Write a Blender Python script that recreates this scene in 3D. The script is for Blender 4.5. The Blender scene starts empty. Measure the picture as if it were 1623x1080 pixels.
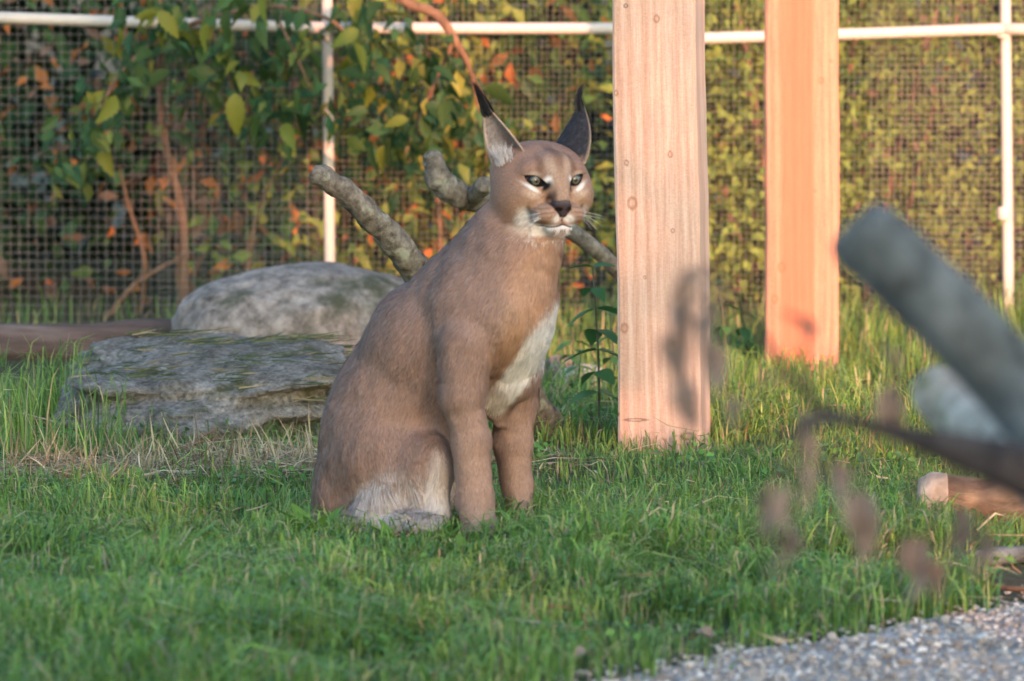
import bpy, bmesh, math, random
import numpy as np
from mathutils import Vector, Matrix

rng = np.random.default_rng(7)
random.seed(7)
sc = bpy.context.scene
COL = sc.collection

# ------------------------------------------------------------------ camera
FPX = 9017.0          # focal length in photograph pixels (200 mm on a 36 mm sensor, 1623 px wide)
CAM_H = 0.926
PITCH = math.atan(723 / FPX)
cam = bpy.data.cameras.new('camera')
cam.lens = 200; cam.sensor_width = 36; cam.clip_start = 0.1; cam.clip_end = 500
cam.dof.use_dof = True; cam.dof.focus_distance = 8.75; cam.dof.aperture_fstop = 8.0
cam_o = bpy.data.objects.new('camera', cam); COL.objects.link(cam_o)
cam_o.location = (0, 0, CAM_H); cam_o.rotation_euler = (math.pi / 2 - PITCH, 0, 0)
sc.camera = cam_o

# ------------------------------------------------------------------ light
SUN_AZ = math.radians(164); SUN_EL = math.radians(11)      # low evening sun, behind the camera to the right
w = bpy.data.worlds.new('World'); sc.world = w; w.use_nodes = True
nt = w.node_tree; nt.nodes.clear()
sky = nt.nodes.new('ShaderNodeTexSky'); sky.sky_type = 'NISHITA'; sky.sun_disc = False
sky.sun_elevation = SUN_EL; sky.sun_rotation = SUN_AZ; sky.air_density = 1.0; sky.dust_density = 1.5; sky.ozone_density = 1.7
bg = nt.nodes.new('ShaderNodeBackground'); bg.inputs[1].default_value = 0.15
wo = nt.nodes.new('ShaderNodeOutputWorld')
nt.links.new(sky.outputs[0], bg.inputs[0]); nt.links.new(bg.outputs[0], wo.inputs[0])
SUN_DIR = Vector((math.sin(SUN_AZ) * math.cos(SUN_EL), math.cos(SUN_AZ) * math.cos(SUN_EL), math.sin(SUN_EL)))
sl = bpy.data.lights.new('sun', 'SUN'); sl.energy = 2.6; sl.angle = math.radians(0.55); sl.color = (0.84, 0.32, 0.19)
so = bpy.data.objects.new('sun', sl); COL.objects.link(so)
so.rotation_euler = SUN_DIR.to_track_quat('Z', 'Y').to_euler()
sc.view_settings.view_transform = 'Standard'; sc.view_settings.look = 'None'
sc.view_settings.gamma = 1.0; sc.view_settings.exposure = 1.95

# ------------------------------------------------------------------ helpers
FWD = np.array([0, math.cos(PITCH), -math.sin(PITCH)]); UPV = np.array([0, math.sin(PITCH), math.cos(PITCH)])
def P(px, py, D):
    """world point on the plane y = D seen at a photograph pixel"""
    d = np.array([(px - 811.5) / FPX, 0, 0]) + FWD + UPV * (540 - py) / FPX
    return np.array([0, 0, CAM_H]) + d * (D / d[1])
def G(px, py):
    """ground point seen at a photograph pixel"""
    d = np.array([(px - 811.5) / FPX, 0, 0]) + FWD + UPV * (540 - py) / FPX
    return np.array([0, 0, CAM_H]) + d * (-CAM_H / d[2])
def project(p):
    q = p - np.array([0, 0, CAM_H]); dep = q @ FWD
    return 811.5 + FPX * q[..., 0] / dep, 540 - FPX * (q @ UPV) / dep, dep
def lin(r, g, b):
    return tuple(((c / 255) / 12.92 if c / 255 < 0.04045 else ((c / 255 + 0.055) / 1.055) ** 2.4) for c in (r, g, b))
def norm(v): return v / np.maximum(np.linalg.norm(v, axis=-1, keepdims=True), 1e-9)

def tag(o, label=None, cat=None, group=None, kind=None):
    if label: o['label'] = label
    if cat: o['category'] = cat
    if group: o['group'] = group
    if kind: o['kind'] = kind
    return o
def empty(name, loc=(0, 0, 0)):
    o = bpy.data.objects.new(name, None); COL.objects.link(o); o.location = loc; o.empty_display_size = 0.05
    return o
def link(name, me, material=None, parent=None):
    if material is not None and len(me.materials) == 0: me.materials.append(material)
    o = bpy.data.objects.new(name, me); COL.objects.link(o)
    if parent is not None:
        o.parent = parent; o.matrix_parent_inverse = Matrix.Translation(-Vector(parent.location))
    return o
def mesh_np(name, v, f, col=None, smooth=True):
    """mesh from arrays; f is (n,3) or (n,4) or a list of such arrays"""
    fs = f if isinstance(f, list) else [f]
    me = bpy.data.meshes.new(name)
    v = np.asarray(v, np.float32)
    loops = np.concatenate([a.reshape(-1) for a in fs]).astype(np.int32)
    sizes = np.concatenate([np.full(len(a), a.shape[1]) for a in fs])
    starts = np.concatenate([[0], np.cumsum(sizes)[:-1]]).astype(np.int32)
    me.vertices.add(len(v)); me.vertices.foreach_set('co', v.reshape(-1))
    me.loops.add(len(loops)); me.loops.foreach_set('vertex_index', loops)
    me.polygons.add(len(sizes)); me.polygons.foreach_set('loop_start', starts)
    me.polygons.foreach_set('use_smooth', np.full(len(sizes), smooth))
    me.update(calc_edges=True)
    if col is not None:
        c = np.ones((len(v), 4), np.float32); c[:, :3] = col
        a = me.color_attributes.new('Col', 'FLOAT_COLOR', 'POINT'); a.data.foreach_set('color', c.reshape(-1))
    me.validate()
    return me
def bm_mesh(name, bm, smooth=True):
    me = bpy.data.meshes.new(name); bm.to_mesh(me); bm.free()
    me.polygons.foreach_set('use_smooth', np.full(len(me.polygons), smooth)); me.update()
    return me

# cheap smooth 3-D noise in numpy (hash lattice, trilinear)
_T = rng.random(65536).astype(np.float32)
def vnoise(p, scale=1.0, seed=0):
    q = np.asarray(p, np.float64) * scale + 100.5 + seed * 17.31
    i = np.floor(q).astype(np.int64); f = q - i; f = f * f * (3 - 2 * f)
    def h(a, b, c): return _T[(a * 7349 + b * 15731 + c * 25589 + seed * 131) & 65535]
    r = 0
    for dx in (0, 1):
        for dy in (0, 1):
            for dz in (0, 1):
                wgt = (f[..., 0] if dx else 1 - f[..., 0]) * (f[..., 1] if dy else 1 - f[..., 1]) * (f[..., 2] if dz else 1 - f[..., 2])
                r = r + wgt * h(i[..., 0] + dx, i[..., 1] + dy, i[..., 2] + dz)
    return r * 2 - 1
def fbm(p, scale, oct=4, seed=0):
    return sum(vnoise(p, scale * 2 ** k, seed + k) / 2 ** k for k in range(oct))
def sstep(a, b, x):
    t = np.clip((x - a) / (b - a), 0, 1); return t * t * (3 - 2 * t)

def ribbons(pts, wid, side, col):
    """pts (N,K,3) centre lines, wid (N,K), side (N,3), col (N,3)|(N,K,3) -> tapering strips, last point is the tip"""
    N, K, _ = pts.shape
    L = pts[:, :-1] - side[:, None] * wid[:, :-1, None] * 0.5
    R = pts[:, :-1] + side[:, None] * wid[:, :-1, None] * 0.5
    v = np.concatenate([np.stack([L, R], 2).reshape(N, 2 * (K - 1), 3), pts[:, -1:]], 1)
    nv = 2 * K - 1
    base = (np.arange(N) * nv)[:, None]
    fs = []
    for k in range(K - 2):
        fs.append(base + np.array([2 * k, 2 * k + 1, 2 * k + 3, 2 * k + 2]))
    tri = base + np.array([nv - 3, nv - 2, nv - 1])
    if col.ndim == 2: c = np.repeat(col[:, None], nv, 1)
    else: c = np.concatenate([np.repeat(col[:, :-1], 2, 1), col[:, -1:]], 1)
    f = [np.concatenate(fs), tri] if fs else [tri]
    return v.reshape(-1, 3), f, c.reshape(-1, 3)

# ------------------------------------------------------------------ materials
def new_mat(name):
    m = bpy.data.materials.new(name); m.use_nodes = True
    nt = m.node_tree; b = nt.nodes['Principled BSDF']
    return m, nt, b
def N(nt, typ, **kw):
    n = nt.nodes.new(typ)
    for k, v in kw.items(): setattr(n, k, v)
    return n
def ramp(nt, fac, stops):
    r = N(nt, 'ShaderNodeValToRGB'); nt.links.new(fac, r.inputs[0])
    e = r.color_ramp.elements
    while len(e) < len(stops): e.new(0.5)
    for el, (p, c) in zip(e, stops): el.position = p; el.color = (*c, 1)
    return r.outputs[0]
def noise(nt, scale, detail=6, rough=0.6, vec=None, out=0):
    n = N(nt, 'ShaderNodeTexNoise'); n.inputs['Scale'].default_value = scale
    n.inputs['Detail'].default_value = detail; n.inputs['Roughness'].default_value = rough
    if vec is not None: nt.links.new(vec, n.inputs['Vector'])
    return n.outputs[out]
def mapping(nt, scale=(1, 1, 1), coord='Object', rot=(0, 0, 0)):
    t = N(nt, 'ShaderNodeTexCoord'); m = N(nt, 'ShaderNodeMapping')
    m.inputs['Scale'].default_value = scale; m.inputs['Rotation'].default_value = rot
    nt.links.new(t.outputs[coord], m.inputs[0]); return m.outputs[0]
def mix(nt, fac, a, b, mode='MIX'):
    m = N(nt, 'ShaderNodeMix', data_type='RGBA', blend_type=mode)
    for s, val in ((m.inputs['Factor'], fac), (m.inputs[6], a), (m.inputs[7], b)):
        if hasattr(val, 'links'): nt.links.new(val, s)
        elif isinstance(val, tuple): s.default_value = (*val, 1)
        else: s.default_value = val
    return m.outputs[2]
def bump(nt, b, h, strength, dist):
    n = N(nt, 'ShaderNodeBump'); n.inputs['Strength'].default_value = strength; n.inputs['Distance'].default_value = dist
    nt.links.new(h, n.inputs['Height']); nt.links.new(n.outputs[0], b.inputs['Normal'])

def mat_attr(name, rough=0.7, translucent=0.0, spec=0.3, jitter=None):
    """colour from the Col attribute, optional translucency (leaves, blades)"""
    m, nt, b = new_mat(name)
    a = N(nt, 'ShaderNodeAttribute', attribute_name='Col'); c = a.outputs['Color']
    if jitter: c = mix(nt, 0.5, c, ramp(nt, noise(nt, jitter, 3), [(0.3, (0.3, 0.3, 0.3)), (0.7, (0.7, 0.7, 0.7))]), 'OVERLAY')
    nt.links.new(c, b.inputs['Base Color']); b.inputs['Roughness'].default_value = rough
    b.inputs['Specular IOR Level'].default_value = spec
    if translucent:
        t = N(nt, 'ShaderNodeBsdfTranslucent'); nt.links.new(c, t.inputs[0])
        mx = N(nt, 'ShaderNodeMixShader'); mx.inputs[0].default_value = translucent
        nt.links.new(b.outputs[0], mx.inputs[1]); nt.links.new(t.outputs[0], mx.inputs[2])
        nt.links.new(mx.outputs[0], nt.nodes['Material Output'].inputs[0])
    return m
def mat_leaf(name, c1, c2, translucent=0.3, rough=0.5):
    """single leaves: colour differs from leaf object to leaf object and along the blade"""
    m, nt, b = new_mat(name)
    oi = N(nt, 'ShaderNodeObjectInfo')
    c = mix(nt, oi.outputs['Random'], c1, c2)
    c = mix(nt, ramp(nt, noise(nt, 60, 4), [(0.4, (0, 0, 0)), (0.7, (1, 1, 1))]), c, tuple(x * 0.6 for x in c1))
    nt.links.new(c, b.inputs['Base Color']); b.inputs['Roughness'].default_value = rough; b.inputs['Specular IOR Level'].default_value = 0.25
    t = N(nt, 'ShaderNodeBsdfTranslucent'); nt.links.new(c, t.inputs[0])
    mx = N(nt, 'ShaderNodeMixShader'); mx.inputs[0].default_value = translucent
    nt.links.new(b.outputs[0], mx.inputs[1]); nt.links.new(t.outputs[0], mx.inputs[2])
    nt.links.new(mx.outputs[0], nt.nodes['Material Output'].inputs[0])
    return m
def mat_bark(name, stops, scale=30, stretch=(1, 1, 1), dist=0.004, lichen=None, rough=0.9, vec='Object'):
    m, nt, b = new_mat(name)
    v = mapping(nt, stretch, vec)
    n1 = noise(nt, scale, 8, 0.65, v)
    c = ramp(nt, n1, stops)
    if lichen:
        lc, amt, ls = lichen
        c = mix(nt, ramp(nt, noise(nt, ls, 5, 0.6, v), [(1 - amt, (0, 0, 0)), (min(1, 1.08 - amt), (1, 1, 1))]), c, lc)
    nt.links.new(c, b.inputs['Base Color']); b.inputs['Roughness'].default_value = rough; b.inputs['Specular IOR Level'].default_value = 0.2
    bump(nt, b, n1, 0.9, dist)
    return m
def mat_stone(name, stops, scale, moss, moss_amt, dist=0.006):
    m, nt, b = new_mat(name)
    v = mapping(nt)
    n1 = noise(nt, scale, 10, 0.7, v); n2 = noise(nt, scale * 6, 6, 0.7, v)
    c = ramp(nt, n1, stops)
    c = mix(nt, 0.8, c, ramp(nt, n2, [(0.32, (0.12, 0.12, 0.12)), (0.68, (0.85, 0.85, 0.85))]), 'OVERLAY')
    c = mix(nt, ramp(nt, noise(nt, scale * 0.8, 6, 0.65, v, 0), [(1 - moss_amt, (0, 0, 0)), (1.12 - moss_amt, (1, 1, 1))]), c, moss)
    nt.links.new(c, b.inputs['Base Color']); b.inputs['Roughness'].default_value = 0.92; b.inputs['Specular IOR Level'].default_value = 0.2
    bump(nt, b, n2, 1.0, dist)
    return m

def mat_timber(name, tint, knots, band=None):
    """sawn softwood: long grain along z, knots at given object-space points (x, z, radius)"""
    m, nt, b = new_mat(name)
    v = mapping(nt, (1, 1, 0.035))
    warp = noise(nt, 9, 3, 0.5, v)
    wv = N(nt, 'ShaderNodeTexWave', wave_type='BANDS', bands_direction='X'); wv.inputs['Scale'].default_value = 16
    wv.inputs['Distortion'].default_value = 9; wv.inputs['Detail'].default_value = 2; wv.inputs['Detail Scale'].default_value = 1.2
    nt.links.new(v, wv.inputs[0])
    a, c2, c3 = tint
    c = ramp(nt, wv.outputs['Fac'], [(0.0, a), (0.55, c2), (1.0, c3)])
    c = mix(nt, ramp(nt, warp, [(0.35, (0, 0, 0)), (0.75, (0.75, 0.75, 0.75))]), c, c3)
    fine = noise(nt, 260, 4, 0.7, mapping(nt, (1, 1, 0.05)))
    c = mix(nt, 0.45, c, ramp(nt, fine, [(0.3, (0.3, 0.3, 0.3)), (0.7, (0.7, 0.7, 0.7))]), 'OVERLAY')
    saw = noise(nt, 420, 3, 0.7, mapping(nt, (0.6, 1, 1.0)))
    c = mix(nt, 0.3, c, ramp(nt, saw, [(0.3, (0.3, 0.3, 0.3)), (0.7, (0.7, 0.7, 0.7))]), 'OVERLAY')
    tc = N(nt, 'ShaderNodeTexCoord')
    if band:                                              # redder heartwood down the middle of the face
        sx = N(nt, 'ShaderNodeSeparateXYZ'); nt.links.new(tc.outputs['Object'], sx.inputs[0])
        jj = N(nt, 'ShaderNodeMath', operation='MULTIPLY_ADD'); nt.links.new(warp, jj.inputs[0]); jj.inputs[1].default_value = 0.035; nt.links.new(sx.outputs[0], jj.inputs[2])
        nm = N(nt, 'ShaderNodeMapRange'); nt.links.new(jj.outputs[0], nm.inputs[0]); nm.inputs[1].default_value = -0.055; nm.inputs[2].default_value = 0.09
        c = mix(nt, ramp(nt, nm.outputs[0], [(0.12, (0, 0, 0)), (0.3, (0.75, 0.75, 0.75)), (0.66, (0.75, 0.75, 0.75)), (0.74, (0, 0, 0))]), c, band)
    wob = noise(nt, 120, 4, 0.6)
    for (kx, ky, kz, kr, ex, ez, dark) in knots:
        sub = N(nt, 'ShaderNodeVectorMath', operation='SUBTRACT'); nt.links.new(tc.outputs['Object'], sub.inputs[0]); sub.inputs[1].default_value = (kx, ky, kz)
        mul = N(nt, 'ShaderNodeVectorMath', operation='MULTIPLY'); nt.links.new(sub.outputs[0], mul.inputs[0]); mul.inputs[1].default_value = (ex / kr, 1 / kr, ez / kr)
        ln = N(nt, 'ShaderNodeVectorMath', operation='LENGTH'); nt.links.new(mul.outputs[0], ln.inputs[0])
        ad = N(nt, 'ShaderNodeMath', operation='MULTIPLY_ADD'); nt.links.new(wob, ad.inputs[0]); ad.inputs[1].default_value = 1.1; nt.links.new(ln.outputs['Value'], ad.inputs[2])
        fac = ramp(nt, ad.outputs[0], [(0.0, (0.45, 0.45, 0.45)), (0.45, (0.10, 0.10, 0.10)), (0.66, (0.75, 0.75, 0.75)), (0.82, (0, 0, 0))])
        # ramp input runs 0..1: scale radius so the ring sits at the rim
        sc_ = N(nt, 'ShaderNodeMath', operation='MULTIPLY'); nt.links.new(ad.outputs[0], sc_.inputs[0]); sc_.inputs[1].default_value = 0.62
        nt.links.new(sc_.outputs[0], fac.node.inputs[0])
        c = mix(nt, fac, c, (0.06, 0.035, 0.025) if dark else (0.30, 0.13, 0.07))
    nt.links.new(c, b.inputs['Base Color']); b.inputs['Roughness'].default_value = 0.75; b.inputs['Specular IOR Level'].default_value = 0.25
    bump(nt, b, fine, 0.5, 0.0015)
    return m

M = {}
M['grass'] = mat_attr('grass_blade', 0.45, 0.3, 0.35)
M['straw'] = mat_attr('dry_straw', 0.7, 0.15, 0.25)
M['foliage'] = mat_attr('foliage', 0.55, 0.2, 0.25)
M['fur'] = mat_attr('fur_strands', 0.62, 0.0, 0.25)
M['skin'] = mat_attr('fur_undercoat', 0.85, 0.0, 0.1, jitter=160)

# ------------------------------------------------------------------ ground
def mat_ground():
    m, nt, b = new_mat('lawn_soil'); v = mapping(nt)
    c = ramp(nt, noise(nt, 3, 8, 0.65, v), [(0.3, (0.045, 0.04, 0.022)), (0.5, (0.05, 0.07, 0.02)), (0.7, (0.075, 0.1, 0.03))])
    c = mix(nt, ramp(nt, noise(nt, 90, 5, 0.7, v), [(0.45, (0, 0, 0)), (0.7, (1, 1, 1))]), c, (0.10, 0.08, 0.045))
    nt.links.new(c, b.inputs['Base Color']); b.inputs['Roughness'].default_value = 0.95
    bump(nt, b, noise(nt, 60, 8, 0.7, v), 1.0, 0.02); return m
bm = bmesh.new()
bmesh.ops.create_grid(bm, x_segments=8, y_segments=8, size=150)
tag(link('ground', bm_mesh('ground', bm, False), mat_ground()), 'short green lawn ground of the enclosure', 'ground', kind='structure')

# gravel path at the lower right: edge runs from below the picture up to the right
GA, GB = G(930, 1096), G(1650, 958)
gdir = norm((GB - GA)[None])[0]; gnor = np.array([gdir[1], -gdir[0], 0])       # towards the camera and right
def gravel_depth(x, y):
    """metres inside the gravel (positive) or on the lawn (negative)"""
    d = (x - GA[0]) * gnor[0] + (y - GA[1]) * gnor[1]
    return d + 0.05 * vnoise(np.stack([x, y, 0 * x], -1), 6.0, 3) + 0.03 * vnoise(np.stack([x, y, 0 * x], -1), 21.0, 4)
def mat_gravel():
    m, nt, b = new_mat('gravel_bed'); v = mapping(nt)
    vo = N(nt, 'ShaderNodeTexVoronoi'); vo.inputs['Scale'].default_value = 140; nt.links.new(v, vo.inputs['Vector'])
    c = ramp(nt, vo.outputs['Color'], [(0.1, (0.22, 0.185, 0.16)), (0.5, (0.36, 0.32, 0.29)), (0.9, (0.58, 0.54, 0.50))])
    c = mix(nt, ramp(nt, noise(nt, 9, 6, 0.6, v), [(0.45, (0, 0, 0)), (0.7, (0.8, 0.8, 0.8))]), c, (0.09, 0.075, 0.06))
    nt.links.new(c, b.inputs['Base Color']); b.inputs['Roughness'].default_value = 0.9
    bump(nt, b, vo.outputs['Distance'], 0.8, 0.006); return m
ts = np.linspace(-6, 8, 120)
edge = np.stack([GA + gdir * t for t in ts]); wob = 0.05 * vnoise(edge, 6.0, 3) + 0.03 * vnoise(edge, 21.0, 4)
e0 = edge - gnor * wob[:, None]; e1 = edge + gnor * 9
gv = np.concatenate([e0, e1]); gv[:, 2] = 0.006
k = len(ts); gf = np.array([[i, i + k, i + k + 1, i + 1] for i in range(k - 1)])
tag(link('gravel_path', mesh_np('gravel_path', gv, gf), mat_gravel()), 'pale grey gravel path beside the lawn', 'path', kind='structure')

# ------------------------------------------------------------------ shape helpers
def tube(path, radii, seg=12, rough=0.0, seed=0, cap=True, sub=6, nscale=40):
    """round limb along a poly-line (Catmull-Rom smoothed) with an uneven skin; returns verts, [quads, tris]"""
    p = np.array(path, float); r = np.array(radii, float)
    pp = np.concatenate([[2 * p[0] - p[1]], p, [2 * p[-1] - p[-2]]]); rr = np.concatenate([[r[0]], r, [r[-1]]])
    C, Rr = [], []
    for i in range(1, len(pp) - 2):
        for t in np.linspace(0, 1, sub, endpoint=False):
            a, b, c, d = pp[i - 1:i + 3]
            C.append(0.5 * (2 * b + (c - a) * t + (2 * a - 5 * b + 4 * c - d) * t * t + (3 * b - a - 3 * c + d) * t ** 3))
            Rr.append(rr[i] * (1 - t) + rr[i + 1] * t)
    C.append(p[-1]); Rr.append(r[-1]); C = np.array(C); Rr = np.array(Rr)
    T = norm(np.gradient(C, axis=0))
    ref = np.array([0.3, 0.9, 0.2]) if abs(T[0] @ np.array([0.3, 0.9, 0.2])) < 0.85 else np.array([1.0, 0, 0])
    X = norm(np.cross(T, ref)); Y = np.cross(T, X)
    a = np.linspace(0, 2 * math.pi, seg, endpoint=False)
    ring = X[:, None] * np.cos(a)[None, :, None] + Y[:, None] * np.sin(a)[None, :, None]
    v = C[:, None] + ring * Rr[:, None, None]
    if rough:
        n = vnoise(v, nscale, seed) + 0.5 * vnoise(v, nscale * 2.7, seed + 1) + 0.8 * vnoise(v, nscale * 0.35, seed + 2)
        v = v + ring * (n * rough * Rr[:, None] * 1.0)[..., None]
    n_ = len(C); v = v.reshape(-1, 3)
    i = np.arange(n_ - 1)[:, None] * seg; j = np.arange(seg)[None]
    q = np.stack([i + j, i + (j + 1) % seg, i + seg + (j + 1) % seg, i + seg + j], -1).reshape(-1, 4)
    f = [q]
    if cap:
        v = np.concatenate([v, [C[0] - T[0] * Rr[0] * 0.15, C[-1] + T[-1] * Rr[-1] * 0.15]])
        j = np.arange(seg); k0 = len(v) - 2
        f.append(np.concatenate([np.stack([np.full(seg, k0), (j + 1) % seg, j], 1), np.stack([np.full(seg, k0 + 1), (n_ - 1) * seg + j, (n_ - 1) * seg + (j + 1) % seg], 1)]))
    return v, f
def tube_obj(name, path, radii, mat, parent=None, **kw):
    v, f = tube(path, radii, **kw)
    return link(name, mesh_np(name, v, f), mat, parent)

def leaf_mesh(name, length=1.0, width=0.5, teeth=0, fold=0.25, curl=0.3, n=7, wave=0.0, seed=0):
    """one leaf blade along +x, midrib at y = 0, with thickness from its fold and curl"""
    r = np.random.default_rng(seed)
    t = np.linspace(0, 1, n if not teeth else teeth * 2 + 1)
    prof = width * 0.5 * np.sin(math.pi * np.clip(t, 0, 1) ** 0.72) ** 0.85
    if teeth: prof = prof * np.where(np.arange(len(t)) % 2 == 1, 1.0, 0.80)
    prof[0] = 0.012; prof[-1] = 0.0
    z = -curl * t * t * length + wave * np.sin(t * 9 + seed)
    mid = np.stack([t * length, 0 * t, z], 1)
    ed = lambda s: np.stack([t * length + (0.03 * length if teeth else 0) * (np.arange(len(t)) % 2), s * prof, z + fold * prof + wave * r.normal(size=len(t)) * 0.4], 1)
    v = np.concatenate([ed(-1), mid, ed(1)]); k = len(t); f = []
    for i in range(k - 1):
        f += [[i, i + 1, k + i + 1, k + i], [k + i, k + i + 1, 2 * k + i + 1, 2 * k + i]]
    return mesh_np(name, v, np.array(f))
def leaf_obj(me, parent, loc, direction, size, roll=0.0, name='leaf'):
    d = Vector(direction).normalized(); q = d.to_track_quat('X', 'Z')
    o = bpy.data.objects.new(name, me); COL.objects.link(o)
    o.parent = parent; pl = Vector(parent.location)
    o.matrix_basis = Matrix.Translation(Vector(loc) - pl) @ q.to_matrix().to_4x4() @ Matrix.Rotation(roll, 4, 'X') @ Matrix.Scale(size, 4)
    return o
def leaf_cloud(pos, dirs, size, col, fold=0.3, wfac=0.5, face=(1.0, 0.0)):
    """many small folded leaves as one mesh: five vertices, four triangles each"""
    n = len(pos); d = norm(dirs); s = norm(np.cross(d, rng.normal(size=(n, 3)) * face[0] + np.array([0, -face[1], face[1] * .8]))); u = np.cross(s, d)
    sz = size[:, None]
    v = np.stack([pos, pos + d * sz * .45 - s * sz * wfac * .5 + u * sz * fold * .3, pos + d * sz * .5, pos + d * sz * .45 + s * sz * wfac * .5 + u * sz * fold * .3, pos + d * sz - u * sz * .12], 1)
    b = (np.arange(n) * 5)[:, None]
    f = np.concatenate([b + np.array(t) for t in ([0, 1, 2], [1, 4, 2], [2, 4, 3], [0, 2, 3])])
    return v.reshape(-1, 3), f, np.repeat(col, 5, 0)

def rock(name, center, size, mat, seed, power=2.5, amp=0.12, flat_top=None, rot=0, strata=0.0, res=72):
    """uneven boulder: super-ellipsoid with layered noise, buried a little"""
    u = np.linspace(0, 2 * math.pi, res * 2, endpoint=False); v = np.linspace(-math.pi / 2, math.pi / 2, res)
    U, Vv = np.meshgrid(u, v, indexing='ij')
    sp = lambda x, e: np.sign(x) * np.abs(x) ** e
    e = 2 / power
    p = np.stack([sp(np.cos(Vv), e) * sp(np.cos(U), e), sp(np.cos(Vv), e) * sp(np.sin(U), e), sp(np.sin(Vv), e)], -1)
    nrm = norm(p)
    n = fbm(p + seed * 3.7, 1.3, 3, seed) * amp + fbm(p + seed, 4.5, 4, seed + 7) * amp * 0.33
    p = p + nrm * n[..., None]
    if strata:
        t = np.sin(p[..., 2] * 9 + 3 * vnoise(p, 1.8, seed + 9)) * strata
        p[..., :2] *= (1 + t)[..., None]
        p[..., 2] += 0.35 * strata * np.floor(3 * (vnoise(p * np.array([1, 1, .2]), 1.6, seed + 12) + p[..., 0] * .3))
    p = p * np.array(size)
    c, s = math.cos(rot), math.sin(rot)
    p = np.stack([p[..., 0] * c - p[..., 1] * s, p[..., 0] * s + p[..., 1] * c, p[..., 2]], -1)
    if flat_top is not None: p[..., 2] = p[..., 2] + flat_top[0] * p[..., 0] + flat_top[1] * p[..., 1]
    nu, nv_ = U.shape; vv = p.reshape(-1, 3)
    i = np.arange(nu)[:, None]; j = np.arange(nv_ - 1)[None]
    q = np.stack([i * nv_ + j, ((i + 1) % nu) * nv_ + j, ((i + 1) % nu) * nv_ + j + 1, i * nv_ + j + 1], -1).reshape(-1, 4)
    me = mesh_np(name, vv, q)
    o = link(name, me, mat); o.location = center
    return o

# ------------------------------------------------------------------ the wire fence
FY = 12.0
def mat_pipe():
    m, nt, b = new_mat('white_pipe')
    c = ramp(nt, noise(nt, 40, 6, 0.7), [(0.3, (0.42, 0.39, 0.35)), (0.5, (0.60, 0.565, 0.51)), (0.8, (0.68, 0.65, 0.60))])
    nt.links.new(c, b.inputs['Base Color']); b.inputs['Roughness'].default_value = 0.45; return m
def mat_wire():
    m, nt, b = new_mat('galvanised_wire')
    c = ramp(nt, noise(nt, 12, 4), [(0.3, (0.18, 0.17, 0.16)), (0.7, (0.36, 0.35, 0.34))])
    nt.links.new(c, b.inputs['Base Color']); b.inputs['Roughness'].default_value = 0.5; b.inputs['Metallic'].default_value = 0.3; return m
M['pipe'] = mat_pipe(); M['wire'] = mat_wire()
fence = tag(empty('wire_fence', tuple(P(515, 540, FY) * np.array([1, 1, 0]))), 'welded wire mesh fence on white pipe posts and rail in front of the shrubs', 'fence')
PX = [-1096, -559, -22, 515, 1050, 1590, 2127, 2664]
for x in PX:
    top = P(x - 6, -900, FY); bot = P(x + 6, 440, FY); bot[2] = -0.05; bot[0] = P(x + 9, 540, FY)[0]
    po = tube_obj('fence_post', [bot, (bot + top) / 2, top], [.0118] * 3, M['pipe'], fence, seg=14, rough=0.015, seed=3)
RY = {-1096: (4, 16), -559: (10, 26), -22: (27, 44), 515: (44, 45), 1050: (62, 46), 1590: (46, 58), 2127: (58, 60)}
for a, b in zip(PX[:-1], PX[1:]):
    y0, y1 = RY[a]
    A, Bb = P(a, y0, FY - .022), P(b, y1, FY - .022)
    if a == 1050: A[2] = P(a, 62, FY)[2]
    mid = (A + Bb) / 2; mid[2] -= 0.001
    tube_obj('rail', [A, mid, Bb], [.0122] * 3, M['pipe'], fence, seg=14, rough=0.02, seed=5)
for (cx, cy) in ((1590, 50), (1591, 338), (517, 46)):
    tube_obj('clamp', [P(cx, cy + 9, FY - .012), P(cx, cy, FY - .013), P(cx, cy - 9, FY - .012)], [.0148] * 3, M['pipe'], fence, seg=12)
def wire_panel(x0, x1, cell, seed, r=.00062, dy=0.0):
    z0, z1 = 0.0, 1.62
    vs, fs, off = [], [], 0
    def add(path):
        nonlocal off
        v, f = tube(path, [r] * len(path), seg=4, cap=False, sub=1)
        vs.append(v); fs.append(f[0] + off); off += len(v)
    def disp(p):
        p = np.array(p); q = p * np.array([1, 0, 1])
        p[:, 1] += 0.004 * vnoise(q, 5, seed); p[:, 0] += 0.0014 * vnoise(q, 7, seed + 1); p[:, 2] += 0.0014 * vnoise(q, 7, seed + 2)
        return p
    xs = np.arange(x0, x1, cell); zs = np.arange(z0, z1, cell)
    for x in xs: add(disp([(x, FY + .014 + dy, z) for z in np.linspace(z0, z1, 12)]))
    for z in zs: add(disp([(x, FY + .0155 + dy, z) for x in np.linspace(x0, x1, 14)]))
    o = link('wire_mesh', mesh_np('wire_mesh', np.concatenate(vs), np.concatenate(fs)), M['wire'], fence); o['kind'] = 'stuff'
X = [P(x, 300, FY)[0] for x in PX]
wire_panel(X[0], X[3], .0185, 1, .00052)
wire_panel(X[2] + 0.36, X[5] + .1, .0127, 2, .00040, .006)
wire_panel(X[5] - .28, X[7], .0127, 5, .00042, 0.0)

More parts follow.
